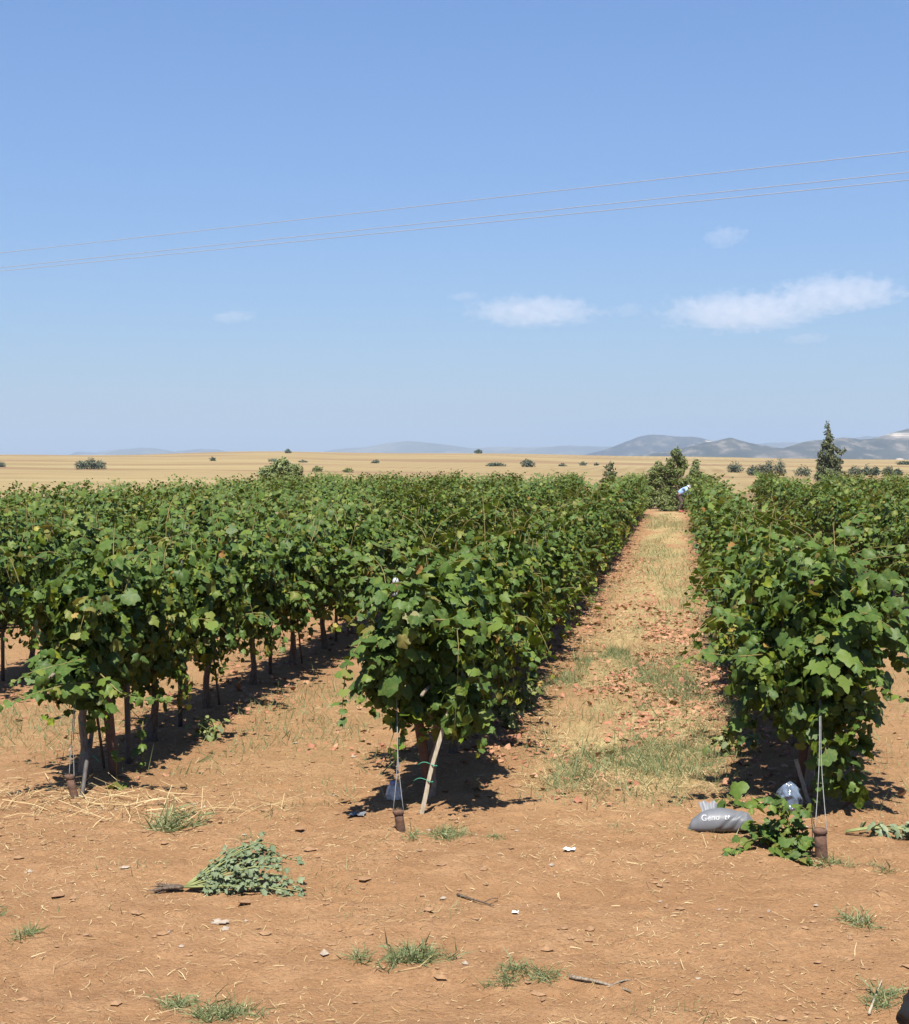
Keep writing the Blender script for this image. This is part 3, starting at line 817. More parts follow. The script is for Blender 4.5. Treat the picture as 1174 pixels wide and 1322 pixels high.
# thin stakes and steel posts down the rows that show below the leaves
def inter_post(row, k, label, r, mat, name, cat, group, top):
    x, y = vine_xy[row][k]
    y = y + PITCHV * .45; z = float(height(x, y))
    o = root(name, (x, y, z), label, cat, group)
    g = Geo(); V, F = tube([(0, 0, -.05), (.004, 0, .4), (0, .01, .9), (.01, 0, top)], r, 8, wob=.1, seed=k); g.add(V, F)
    g.build('shaft', mat, o)
RN = {'L': 'second row left of the lane', 'M': 'row left of the lane', 'R': 'row right of the lane', 'L2': 'third row left of the lane'}
for row, ks in (('L', (1, 3, 5, 7, 9, 11)), ('M', (1, 3, 5, 7)), ('L2', (0, 2, 4))):
    for j, k in enumerate(ks):
        inter_post(row, k, 'dark trellis post, %s from near end of the %s' % (ordinal(j + 1), RN[row]), .022, DARKSTEEL, 'trellis_post', 'trellis post', 'dark trellis posts under the vines', 1.55)
for j, k in enumerate((0, 2, 4, 6, 8)):
    x, y = vine_xy['L'][k]; x += .06; y += .22; z = float(height(x, y))
    o = tag(link('cane_stake', None, None, (x, y, z)), 'slim cane stake leaning on a trunk, %s along the second row left' % ordinal(j + 1), 'stake', 'slim cane stakes in the second row left')
    g = Geo(); V, F = tube([(0, 0, -.05), (-.02, -.06, .3), (-.05, -.14, .75)], .011, 6); g.add(V, F); g.build('cane', BARK, o)

# black irrigation hose hanging along the third row
xs_ = ROW_X['L2']; pts = []
for k, y in enumerate(np.arange(Y0['L'] - 1, Y0['L'] + 22, .5)):
    pts.append((xs_ + .05, y, .55 + .05 * math.sin(k * .8) + float(height(xs_, y))))
p0 = np.array(pts[0]); g = Geo(); V, F = tube(np.array(pts) - p0, .012, 7); g.add(V, F)
tag(g.build('irrigation_hose', HOSE, None, p0), 'black irrigation hose slung under the third row left of the lane', 'hose')

# ------------------------------------------------------------------ overhead wires
for (a0, a1, d0, d1), lab in zip((((0, 326), (1174, 194), 64, 43), ((0, 345), (1174, 221), 64, 43), ((0, 349.5), (1174, 231), 65, 43.4)),
                                 ('highest of the three pale overhead wires crossing the sky', 'middle one of the three pale overhead wires crossing the sky', 'lowest of the three pale overhead wires crossing the sky')):
    A, B = at(*a0, d0), at(*a1, d1); D = B - A
    P = [A + D * k for k in np.linspace(-.8, 2.2, 160)]
    P = [p + np.array([0, 0, .02 - .10 * (1 - ((k - 79.5) / 79.5) ** 2) * .5]) for k, p in enumerate(P)]
    o0 = P[0]; g = Geo(); V, F = tube(np.array(P) - o0, .011, 10); g.add(V, F)
    tag(g.build('power_line', LINE, None, o0), lab, 'overhead wire', 'overhead wires')

# ------------------------------------------------------------------ bag, plastic bags, litter
def sack():
    c = gp(930, 1073); o = root('sack', c, 'grey sack with white lettering lying beside the suckers right of the lane', 'sack')
    kx = c[1] / F_PX * 1.02
    # outline along the sack in pixels: x, top, bottom
    prof = [(889, 1075, 1077), (895, 1062, 1078), (905, 1053, 1078.5), (916, 1048, 1078), (930, 1046, 1077.5), (942, 1047, 1076), (950, 1049, 1074), (956, 1046, 1071), (963, 1046, 1068), (970, 1052, 1064), (972, 1057, 1060)]
    seg = 56; V = []
    x0 = 930
    Ls = np.linspace(0, len(prof) - 1, 90)
    pr = np.array([[np.interp(l, range(len(prof)), [p[k] for p in prof]) for k in range(3)] for l in Ls])
    for i_, (px, tp, bt) in enumerate(pr):
        i = i_ * 34 / 90.
        hx = (px - x0) * kx; hh = max((bt - tp) * kx * .93, .006); zb = max((1077 - bt) * kx * .35, -.005)
        dp = hh * 1.25 + .02
        for k_ in range(seg):
            k = k_ / 2.; a = k_ / seg * 2 * np.pi
            cx, sz = math.cos(a), math.sin(a)
            y = dp / 2 * np.sign(cx) * abs(cx) ** .75; z = zb + hh / 2 + hh / 2 * np.sign(sz) * abs(sz) ** .8
            wr = (fbm(i * .10 + 3, k * .10, 5, 2) - .5) * .024 + .035 * max(i - 24, 0) / 10 * (vnoise(i * .3, k * .8, 9) - .5) - np.clip(.07 - abs(vnoise(i * .09 + k * .10, k * .04 - i * .06, 8) - .5), 0, 1) * .14
            y += wr * cx * 1.2; z += wr * max(sz, -.2)
            V.append((hx + .08 * (y), y, max(z, 0.0)))
    F = []
    n_ = len(pr)
    for i in range(n_ - 1):
        for k in range(seg):
            p, q = i * seg + k, i * seg + (k + 1) % seg; F += [(p, q + seg, q), (p, p + seg, q + seg)]
    V += [tuple(np.mean(V[:seg], 0)), tuple(np.mean(V[-seg:], 0))]
    for k in range(seg): F += [(n_ * seg, k, (k + 1) % seg), (n_ * seg + 1, (n_ - 1) * seg + (k + 1) % seg, (n_ - 1) * seg + k)]
    g = Geo(); g.add(V, F); body = g.build('body', SACK, o)
    # the gathered flap on top
    g = Geo(); fx = (917 - x0) * kx
    rows_ = []
    for j in range(4):
        for i in range(9):
            u = i / 8 - .5
            rows_.append((fx + u * (.100 + .012 * j) - .006 * j, .03 + .014 * math.sin(i * 2.1) + .02 * j, .118 + .020 * j + .010 * math.sin(i * 1.7 + j)))
    F = [t_ for j in range(3) for i in range(8) for p in (j * 9 + i,) for t_ in ((p, p + 1, p + 10), (p, p + 10, p + 9))]
    g.add(rows_, F); g.build('flap', SACK, o)
    # lettering laid on the front of the body
    bvh = BVHTree.FromPolygons([v.co.copy() for v in body.data.vertices], body_faces(body))
    cu = bpy.data.curves.new('lettering', 'FONT'); cu.body = "Geno  tt"; cu.size = .050; cu.space_character = 1.05; cu.resolution_u = 3; cu.offset = .0003
    to = bpy.data.objects.new('tmp', cu); COL.objects.link(to)
    dg = bpy.context.evaluated_depsgraph_get(); me = bpy.data.meshes.new_from_object(to.evaluated_get(dg)); bpy.data.objects.remove(to)
    import bmesh
    bm = bmesh.new(); bm.from_mesh(me)
    bmesh.ops.triangulate(bm, faces=bm.faces[:])
    bmesh.ops.subdivide_edges(bm, edges=bm.edges[:], cuts=1)
    tx0, tz0 = (906 - x0) * kx, .125
    for v in bm.verts:
        x, z = v.co.x, v.co.y
        arc = .016 * math.sin(min(x / .13, 1.6) * 1.2)
        q = Vector((tx0 + x * 1.05, -.6, tz0 - .038 + z + arc - .02 * (x > .16) * 0))
        hit = bvh.ray_cast(q, Vector((0, 1, 0)))
        v.co = (hit[0] + Vector((0, -.0025, .0012))) if hit[0] else q + Vector((0, .55, 0))
    bm.to_mesh(me); bm.free(); me.materials.clear(); me.materials.append(WHITE)
    link('lettering', me, o)
def body_faces(ob): return [tuple(p.vertices) for p in ob.data.polygons]
sack()

def film_mat(name, col, alpha, rough=.15):
    m, nt = nodes_of(name); n = N(nt)
    P = n('ShaderNodeTexCoord').outputs['Object']
    f = n.noise(P, 16, 4)
    b = n('ShaderNodeBsdfPrincipled', {'Base Color': n.mix(n.remap(f, .4, .6), col, tuple(min(1, c * 1.5) for c in col)), 'Roughness': rough, 'Specular IOR Level': .8})
    t = n('ShaderNodeBsdfTransparent', {'Color': (.95, .97, 1, 1)})
    nt.links.new(n('ShaderNodeMixShader', {0: n.remap(f, .3, .7, alpha - .12, alpha + .12), 1: t.outputs[0], 2: b.outputs[0]}).outputs[0], n('ShaderNodeOutputMaterial').inputs[0])
    return m
BLUEFILM = film_mat('blue_plastic_film', (.10, .13, .18), .72)  # base colour darkened to carry the shade the bag stands in
CLEARFILM = film_mat('clear_plastic_film', (.50, .50, .50), .55)
BLUEPRINT = simple('blue_label', (.05, .10, .32), (.30, .36, .50), 30, .4)

def crumple(name, c, hw, hh, dp, mat, seed, label, cat, top_pinch=.6, extra=None):
    o = root(name, c, label, cat); seg, rows_ = 26, 20; V = []
    for j in range(rows_ + 1):
        v = j / rows_
        rad = (math.sin(math.pi * min(v * 1.05 + .08, 1)) ** .55) * (1 - (1 - top_pinch) * v)
        for k in range(seg):
            a = k / seg * 2 * np.pi
            wr = 1 + 1.0 * (fbm(math.cos(a) * 3.2 + 7 + v * 1.5, math.sin(a) * 2.2 + v * 4, seed, 4) - .5) + .25 * (abs(vnoise(a * 2.5, v * 7, seed + 4) - .5) - .25)
            V.append((hw * math.cos(a) * rad * wr, dp * math.sin(a) * rad * wr, max(v * 2 * hh + .03 * (vnoise(a * 2, v * 5, seed + 8) - .5), 0.002)))
    F = [t_ for j in range(rows_) for k in range(seg) for p, q in ((j * seg + k, j * seg + (k + 1) % seg),) for t_ in ((p, q, q + seg), (p, q + seg, p + seg))]
    g = Geo(); g.add(V, F); g.build('film', mat, o)
    return o
o = crumple('plastic_bag', gp(1019, 1048), .095, .12, .07, BLUEFILM, 3, 'bluish translucent plastic bag standing by the trunk right of the lane', 'plastic bag', .75)
o = crumple('plastic_bag', gp(509, 1033), .075, .075, .06, CLEARFILM, 12, 'crumpled clear plastic bag with a blue print behind the doubled wire', 'plastic bag', .55)
g = Geo(); V, F = lathe([(.018, .115), (.024, .125), (.022, .138), (.012, .148)], 12); g.add(np.asarray(V) + (-.005, -.02, 0), F); g.build('printed_label', BLUEPRINT, o)

def scrap(px, py, w, h, label, mat=PAPER, name='paper_or_shadow_scrap', cat='litter', seed=1, lift=.012):
    c = gp(px, py); g = Geo(); nx_, ny_ = 7, 5; r_ = np.random.default_rng(seed)
    V = [((i / 6 - .5) * w * (1 + .15 * r_.standard_normal()), (j / 4 - .5) * h * (1 + .2 * r_.standard_normal()), .006 + lift * r_.random()) for j in range(ny_) for i in range(nx_)]
    F = [t_ for j in range(4) for i in range(6) for p in (j * 7 + i,) for t_ in ((p, p + 1, p + 8), (p, p + 8, p + 7))]
    g.add(V, F); return tag(g.build(name, mat, None, c, smooth=False), label, cat)
scrap(735, 1098, .075, .055, 'larger white paper scrap on bare soil before the grassy lane', seed=2)
scrap(666, 1180, .035, .04, 'small white paper scrap on bare soil, nearer the camera', seed=3)
scrap(1040, 1070, .04, .05, 'pink scrap lying against the widest anchor pipe', mat=simple('pink_film', (.62, .40, .38), None, 20, .5), seed=4)
scrap(284, 1192, .10, .07, 'greyish flat paper scrap right of centre below the uprooted weed', mat=STONE, seed=5, lift=.01)
scrap(462, 1052, .11, .09, 'dark grey patch standing for shoot shadow, left of the clear plastic bag', mat=SACK, seed=6)  # dark patch laid in place of a vine shoot's shadow on the soil

def twig(pts, r, label, name='dry_twig', mat=None):
    P = [gp(*p) + np.array([0, 0, .012]) for p in pts]; o0 = P[0]
    Q = smooth_path(np.array(P) - o0, 10); g = Geo(); V, F = tube(Q, np.linspace(r, r * .4, 10), 6, wob=.4); g.add(V, F)
    br = Q[6]; V, F = tube(smooth_path([br, br + (Q[7] - Q[5]) * .5 + (.02, .05, .02), br + (Q[7] - Q[5]) + (.03, .10, .01)], 6), r * .45, 5); g.add(V, F)
    tag(g.build(name, mat or GREYBARK, None, o0), label, 'twig', 'twigs on the headland')
twig([(735, 1264), (770, 1270), (815, 1283)], .010, 'grey dry twig beside grass tufts near the bottom edge')
twig([(590, 1157), (612, 1164), (638, 1172)], .007, 'thin dark twig on bare soil below the lath', mat=BARK)
twig([(1122, 1312), (1130, 1290), (1136, 1276)], .007, 'pale dry stalk by the black shape at the bottom right corner', mat=LATH)

BLACKSHAPE = simple('plain_black', (.012, .012, .013), (.02, .02, .021), 12, .6)
crumple('black_shape', gp(1203, 1340), .15, .17, .16, BLACKSHAPE, 21, 'unidentified black shape cut off by the bottom right corner of the view', 'sack', .55)  # crumpled black mass; what it is stays unknown

# ------------------------------------------------------------------ weeds, suckers, tufts
def tuft(px, py, w, h, n_, label, tone=.45, blade=.10, flat=.55, seed=0, dz=0.):
    c = gp(px, py); kx = np.hypot(c[0], c[1]) / F_PX; g_ = np.random.default_rng(seed + 40)
    W, Dp = w * kx / 2, h * kx * 1.3
    geo = Geo(); m = n_
    cl = g_.normal(0, 1, (max(3, n_ // 28), 2)) * (W * .5, Dp * .4)
    ci = g_.integers(0, len(cl), m)
    x = cl[ci, 0] + g_.normal(0, .022, m); y = cl[ci, 1] + g_.normal(0, .022, m)
    z = height(c[0] + x, c[1] + y) - c[2]
    P = np.stack([x, y, z - .004], 1)
    T = np.stack([g_.normal(0, 1, m), g_.normal(0, 1, m), np.abs(g_.normal(0, .8, m)) * (1.25 - flat) + (1 - flat)], 1)
    Nn = np.cross(T, g_.standard_normal((m, 3)))
    TV = np.array([(-.022, 0, 0), (.022, 0, 0), (.018, .5, .05), (-.018, .5, .05), (0, 1, -.12)]); TF = np.array([(0, 1, 2), (0, 2, 3), (3, 2, 4)])
    place_leaves(geo, (TV, TF), P, Nn, T, blade * (1 + .35 * g_.standard_normal(m)), np.clip(tone + .2 * g_.standard_normal(m), 0, .95), 0, g_)
    o = geo.build('grass_tuft', GRASS, None, c)
    tag(o, label, 'grass tuft', 'green grass tufts on the headland')
TUFTS = [(540, 1240, 90, 34, 420, 'densest green grass tuft, spreading near the bottom edge centre', .12),
         (472, 1243, 40, 26, 90, 'sparse wispy grass tuft left of the densest tuft', .10),
         (655, 1260, 50, 28, 200, 'green grass tuft left of the grey dry twig', .09),
         (705, 1262, 48, 22, 170, 'low green grass tuft touching the left end of the grey twig', .09),
         (223, 1299, 42, 24, 170, 'compact grass tuft near the bottom edge, left of a longer one', .09),
         (300, 1312, 110, 28, 360, 'long straggling grass tuft along the bottom edge at left', .10),
         (37, 1205, 34, 20, 130, 'small grass tuft alone on bare soil at the far left', .09),
         (3, 1183, 20, 16, 60, 'grass tuft cut by the left edge of the view', .09),
         (1108, 1192, 46, 24, 190, 'upright grass tuft on bare soil below the widest anchor pipe', .11),
         (1135, 1288, 40, 28, 230, 'thick grass tuft beside the black shape in the corner', .10),
         (578, 1076, 60, 40, 330, 'grass tuft growing just in front of the pale leaning lath', .10),
         (225, 1066, 70, 40, 240, 'long bladed grass tuft among straw before the second row left', .18),
         (640, 1082, 26, 16, 70, 'tiny grass tuft right of the leaning lath', .07),
         (1139, 1122, 26, 16, 90, 'tiny spiky grass tuft right of the widest anchor pipe', .08),
         (322, 1085, 30, 20, 60, 'thin grass tuft just above the uprooted weed', .08),
         (800, 1070, 30, 14, 60, 'thin low grass tuft left of the grey sack', .06),
         (1075, 1118, 40, 26, 120, 'grass tuft around the foot of the widest anchor pipe', .10)]
for k, (px, py, w_, h_, n_, lab, bl) in enumerate(TUFTS): tuft(px, py, w_, h_, int(n_ * 1.2), lab, .42, bl * .75, flat=.75, seed=k)

def plant(name, px, py, shoots, label, cat, mat, tmpl, stem=None, root_geo=None, tone=.0, r=.006, dense=1):
    c = gp(px, py); o = root(name, c, label, cat); g_ = np.random.default_rng(int(px + py))
    geo = Geo(); stems = Geo()
    for pts, m, size in shoots:
        Q = smooth_path(pts, 10); Q[:, 2] = np.maximum(Q[:, 2], height(c[0] + Q[:, 0], c[1] + Q[:, 1]) - c[2] + .006)
        V, F = tube(Q, np.linspace(r, r * .4, 10), 6); stems.add(V, F)
        for rep in range(dense):
            T = unit(np.gradient(Q, axis=0)); k = g_.uniform(.18, 1, m) * 9; i0 = np.clip(k.astype(int), 0, 8); f = (k - i0)[:, None]
            P = Q[i0] * (1 - f) + Q[i0 + 1] * f + g_.standard_normal((m, 3)) * size * .45
            P[:, 2] = np.maximum(P[:, 2], height(c[0] + P[:, 0], c[1] + P[:, 1]) - c[2] + .012)
            out = g_.standard_normal((m, 3)); out[:, 2] = np.abs(out[:, 2]) * .6
            place_leaves(geo, tmpl, P, out * .5 + np.array([0, -.25, .7]), out + T[i0] * .6 - np.array([0, 0, .25]), size * (1 + .3 * g_.standard_normal(m)), np.clip(.45 + tone + .22 * g_.standard_normal(m), 0, 1), 0, g_)
    stems.build('stem', stem or GREENSTEM, o)
    geo.build('foliage', mat, o)
    if root_geo: root_geo(o, c)
    return o
def uproot(o, c):
    g = Geo(); g_ = np.random.default_rng(2)
    for k in range(16):
        V, F = tube(smooth_path([(-.01, 0, .03), (-.06 - .04 * g_.random(), g_.normal(0, .025), .03), (-.13 - .07 * g_.random(), g_.normal(0, .05), .005 + .05 * g_.random())], 6), np.linspace(.012, .002, 6), 5); g.add(V, F)
    g.build('root', BARK, o)
kx = gp(250, 1150)[1] / F_PX
fan = []
for k in range(15):
    u = k / 14
    ex = np.interp(u, [0, .3, .6, 1], [60, 110, 135, 160]) * kx * (1 + .08 * math.sin(k * 3.7)); ez = np.interp(u, [0, .35, .7, 1], [58, 74, 46, 10]) * kx * .74 * (1 + .16 * math.sin(k * 5.1))
    ey = np.interp(u, [0, .5, 1], [.24, .16, -.06]) + .05 * math.sin(k * 2.3)
    fan.append(([(0, 0, .03), (ex * .45, ey * .4, ez * .55 + .03), (ex * .8, ey * .9, ez * 1.0 + .03), (ex, ey * 1.1, ez * .9)], 40, .036))
plant('uprooted_weed', 238, 1152, fan, 'uprooted grey green weed lying on bare soil with its roots out', 'weed', WEED, T_CRISP, root_geo=uproot, r=.006)
rg = np.random.default_rng(77)
kx = gp(1010, 1110)[1] / F_PX
suck = []
for k in range(16):
    tx = rg.uniform(-62, 42) * kx; ty = rg.uniform(-.30, .30); hz = rg.uniform(.10, .46) * (1 if ty > -.1 else .30)
    suck.append(([(rg.uniform(.0, .05), .1, .01), (tx * .5, ty * .5 + .05, hz * .9), (tx, ty, hz * .75)], 10, .054))
suck += [([(.02, 0, .02), (-.10, -.20, .06), (-.03, -.28, .05), (.10, -.30, .05)], 18, .085), ([(.05, .1, 0), (-.2, -.02, .1), (-.36, -.12, .05), (-.40, -.22, .02)], 18, .06)]
plant('vine_sucker', 1022, 1098, suck, 'low leafy vine suckers sprawling round the widest anchor pipe', 'vine sucker', VINE, T_VINE, CANE, tone=-.02, r=.004)
plant('vine_sucker', 938, 1040, [([(0, 0, 0), (-.02, 0, .08), (-.08, -.05, .10)], 4, .10), ([(0, 0, 0), (.05, 0, .06), (.12, -.06, .06)], 5, .12)], 'pair of broad vine leaves on the grass just behind the grey sack', 'vine sucker', VINE, T_VINE, CANE, tone=.02, r=.004)
kx = gp(1130, 1080)[1] / F_PX
plant('pulled_weed', 1092, 1078, [([(0, rg.normal(0, .05), .02), (.22, rg.normal(0, .06), .07), (.48, rg.normal(0, .08), .05), (.75, rg.normal(0, .1), .05)], 40, .05) for k in range(5)],
      'wilting pulled weed lying on soil at the right edge', 'weed', WEED, T_SMALL, tone=.12, r=.006)
plant('weed', 684, 918, [([(0, 0, 0), (rg.normal(0, .05), rg.normal(0, .05), .14), (rg.normal(0, .14), rg.normal(0, .1), .26 + .08 * rg.random())], 18, .07) for k in range(7)],
      'upright green weed at the lane edge in the shade of the left row', 'weed', SHRUB, T_SMALL, tone=.1)
plant('weed', 656, 940, [([(0, 0, 0), (rg.normal(0, .05), rg.normal(0, .05), .14), (rg.normal(0, .12), rg.normal(0, .1), .24 + .06 * rg.random())], 16, .07) for k in range(6)],
      'second green weed nearer the leaning lath beneath the left row', 'weed', SHRUB, T_SMALL, tone=.1)
plant('weed', 945, 975, [([(0, 0, 0), (rg.normal(0, .06), rg.normal(0, .05), .10), (rg.normal(0, .16), rg.normal(0, .1), .17 + .05 * rg.random())], 16, .055) for k in range(7)],
      'dark green weed at the shadow edge of the right row', 'weed', SHRUB, T_SMALL, tone=.0)
plant('weed', 270, 955, [([(0, 0, 0), (rg.normal(0, .05), rg.normal(0, .05), .09), (rg.normal(0, .14), rg.normal(0, .1), .16 + .05 * rg.random())], 14, .06) for k in range(6)],
      'small green weed in the shade of the second row left', 'weed', SHRUB, T_SMALL, tone=.1)
plant('vine_sucker', 152, 1016, [([(0, 0, 0), (-.01, 0, .16), (.01, 0, .33)], 3, .05), ([(0, 0, 0), (.01, -.03, .03), (.03, -.05, .03)], 3, .10)], 'single young sucker with one bright leaf below the rusty left post', 'vine sucker', VINE, T_VINE, CANE, tone=.12, r=.003)

# ------------------------------------------------------------------ ground litter nobody could count
def scatter(n_, x0, x1, y0, y1, dens, seed):
    g_ = np.random.default_rng(seed); x = g_.uniform(x0, x1, n_); y = y0 + (y1 - y0) * g_.random(n_)
    keep = g_.random(n_) < dens(x, y); return x[keep], y[keep]
def lane_d(x, y):
    u = (x - X_R) / S; f = np.abs(u - np.floor(u) - .5) * S              # distance to the middle of the lane
    return f
gL = np.random.default_rng(11)
YB = Y0['R'] - 1.0
EDGE = lambda x: np.interp(x, [-9, ROW_X['L'], X_M, X_R, 6], [Y0['L'] - .6, Y0['L'] + .3, Y0['M'] + .2, Y0['R'] + .2, Y0['R'] + .2])
def inlane(x, y): return sstep(EDGE(x) - 1.3, EDGE(x) + 2.2, y + (fbm(x * 1.2, y * .8, 71, 3) - .5) * 4.5)

def stems_on_ground(geo, x, y, ln, wd, tone, g_, lift=.01, tilt=.12):
    m = len(x); z = height(x, y) + lift * (.3 + g_.random(m))
    a = g_.uniform(0, 2 * np.pi, m)
    T = np.stack([np.cos(a), np.sin(a), g_.normal(0, tilt, m)], 1)
    Nn = np.stack([g_.normal(0, .35, m), g_.normal(0, .35, m), np.ones(m)], 1)
    Nn = unit(Nn); T = unit(T - Nn * np.sum(T * Nn, 1, keepdims=True)); B = np.cross(T, Nn)
    P = np.stack([x, y, z], 1); k = np.stack([np.zeros(m), g_.normal(0, .10, m)], 1)
    ln = np.broadcast_to(ln, (m,)); wd = np.broadcast_to(wd, (m,))
    mid = P + B * (k[:, 1] * ln)[:, None] + Nn * (.04 * ln)[:, None]
    E0, E1 = P - T * (ln / 2)[:, None], P + T * (ln / 2)[:, None]
    W = B * (wd / 2)[:, None]
    V = np.stack([E0 - W, E0 + W, mid - W, mid + W, E1 - W * .6, E1 + W * .6], 1)
    F = np.array([(0, 1, 3), (0, 3, 2), (2, 3, 5), (2, 5, 4)])[None] + (np.arange(m) * 6)[:, None, None]
    geo.add(V.reshape(-1, 3), F.reshape(-1, 3), 0, np.repeat(tone, 6))

geo = Geo()
x, y = scatter(34000, -6, 5, 5.2, 11.5, lambda x, y: .25 + .75 * sstep(.42, .62, fbm(x * .8, y * 1.3, 57, 4)), 80)
stems_on_ground(geo, x, y, np.clip(gL.lognormal(-3.7, .5, len(x)), .008, .09), gL.uniform(.0015, .0042, len(x)), gL.uniform(0, 1, len(x)), gL, .006, .08)
x = gL.normal(ROW_X['L'] + .35, .80, 250); y = gL.normal(Y0['L'] - .80, .26, 250)
stems_on_ground(geo, x, y, gL.uniform(.10, .48, 250), gL.uniform(.003, .0065, 250), gL.uniform(.25, .9, 250), gL, .02, .06)
x, y = scatter(90000, -7, 5, 5.2, 15, lambda x, y: .05 + .30 * sstep(.58, .72, fbm(x * .9, y * 1.1, 51, 4)) * .5 + .75 * np.exp(-((x - ROW_X['L'] - .15) / .9) ** 2 - ((y - Y0['L'] + .75) / .42) ** 2) + inlane(x, y) * sstep(1.05, .7, lane_d(x, y)) * np.where((x > X_M) & (x < X_R), .42, .10), 81)
stems_on_ground(geo, x, y, np.clip(gL.lognormal(-3.1, .6, len(x)), .012, .26), gL.uniform(.0014, .0038, len(x)), gL.uniform(0, 1, len(x)), gL)
x, y = scatter(60000, X_M, X_R, 11, 40, lambda x, y: sstep(1.2, .75, lane_d(x, y)) * sstep(.34, .6, fbm(x * 1.3, y * .8, 52, 3)) * np.clip(1.4 - y / 40, .2, 1), 82)
stems_on_ground(geo, x, y, np.clip(gL.lognormal(-2.5, .5, len(x)), .03, .3), gL.uniform(.002, .0042, len(x)), gL.uniform(.0, .8, len(x)), gL, .02, .25)
straw = tag(geo.build('dry_straw', STRAW), 'dry straw and cut stems strewn over headland and lane', 'straw', kind='stuff')

def blades(geo, x, y, ln, tone, g_, wd=.05, up=.9):
    m = len(x); P = np.stack([x, y, height(x, y) - .004], 1)
    T = np.stack([g_.normal(0, .6, m), g_.normal(0, .6, m), np.full(m, up)], 1); Nn = np.cross(T, g_.standard_normal((m, 3)))
    TV = np.array([(-wd, 0, 0), (wd, 0, 0), (0, 1, .12)]); TF = np.array([(0, 1, 2)])
    place_leaves(geo, (TV, TF), P, Nn, T, ln, tone, 0, g_)
geo = Geo()
def gdens(x, y):
    f = fbm(x * 1.3, np.where(y < 20, y * .6, 12 + (y - 20) * .16), 61, 4)
    return sstep(1.25, .8, lane_d(x, y)) * inlane(x, y) * np.minimum(np.where(y < 24, sstep(.52, .68, f) * .9, sstep(.44, .74, f) * .6) + np.where(y < 20, .10, .03) + .50 * sstep(.44, .66, f) * np.exp(-((y - 12.6) / 2.2) ** 2), 1)
x, y = scatter(150000, X_M, X_R, 10.5, 24, gdens, 91)
blades(geo, x, y, np.clip(gL.lognormal(-2.75, .4, len(x)), .02, .2), np.clip(gL.normal(.24, .2, len(x)), 0, 1), gL, .030)
x, y = scatter(40000, X_M, X_R, 24, Y_END, gdens, 92)
blades(geo, x, y, np.clip(gL.lognormal(-2.5, .4, len(x)), .03, .2), np.clip(gL.normal(.55, .22, len(x)), 0, 1), gL, .05)
x, y = scatter(90000, ROW_X['L2'] - 1, X_M, 10.4, 20, lambda x, y: gdens(x, y) * .42, 93)
blades(geo, x, y, np.clip(gL.lognormal(-2.7, .4, len(x)), .02, .2), np.clip(gL.normal(.28, .2, len(x)), 0, 1), gL, .030)
x, y = scatter(20000, X_R, X_R + S, 10.0, 20, lambda x, y: gdens(x, y) * .35, 94)
blades(geo, x, y, np.clip(gL.lognormal(-2.7, .4, len(x)), .02, .2), np.clip(gL.normal(.5, .2, len(x)), 0, 1), gL, .028)
x, y = scatter(26000, -6, 5, 5.4, 11.2, lambda x, y: .9 * sstep(.70, .80, fbm(x * 1.5, y * 1.5, 63, 3)), 95)
blades(geo, x, y, np.clip(gL.lognormal(-3.0, .4, len(x)), .015, .12), np.clip(gL.normal(.5, .22, len(x)), 0, 1), gL, .03)
tag(geo.build('grass', GRASS), 'thin green and yellowing grass growing in the lanes', 'grass', kind='stuff')

geo = Geo()
def ddens(x, y):
    f = fbm(x * 1.1 + 4, np.where(y < 22, y * .5, 11 + (y - 22) * .15), 65, 4)
    mid = np.exp(-((y - 18) / 6.0) ** 2) * sstep(X_M + .6, X_M + 1.5, x) * (x < X_R)
    return sstep(.45, .60, f) * (.12 + .75 * mid) * (.25 + .75 * (fbm(x * 3.1, y * 1.9, 67, 3) > .5)) * inlane(x, y) + .22 * np.exp(-((lane_d(x, y) - S / 2 + .15) / .42) ** 2) * inlane(x, y)
for (n_, x0, x1, y0, y1, sd) in ((42000, X_M, X_R, 10.6, 44, 96), (14000, ROW_X['L2'], X_M, 10.4, 24, 97), (5000, X_R, X_R + S, 10, 22, 98), (4000, X_M, X_R, 40, Y_END, 99)):
    x, y = scatter(n_, x0, x1, y0, y1, ddens, sd); m = len(x)
    P = np.stack([x, y, height(x, y) + .008 + .012 * gL.random(m)], 1)
    Nn = np.stack([gL.normal(0, .33, m), gL.normal(0, .33, m), np.ones(m)], 1); T = gL.standard_normal((m, 3)) * (1, 1, .2)
    place_leaves(geo, T_LOW, P, Nn, T, .046 * (1 + .35 * gL.standard_normal(m)), np.clip(gL.normal(.45, .3, m), 0, 1), 0, gL, curl=1.0)
tag(geo.build('fallen_leaves', DEADLEAF), 'dry reddish fallen vine leaves drifted over the lane', 'leaves', kind='stuff')

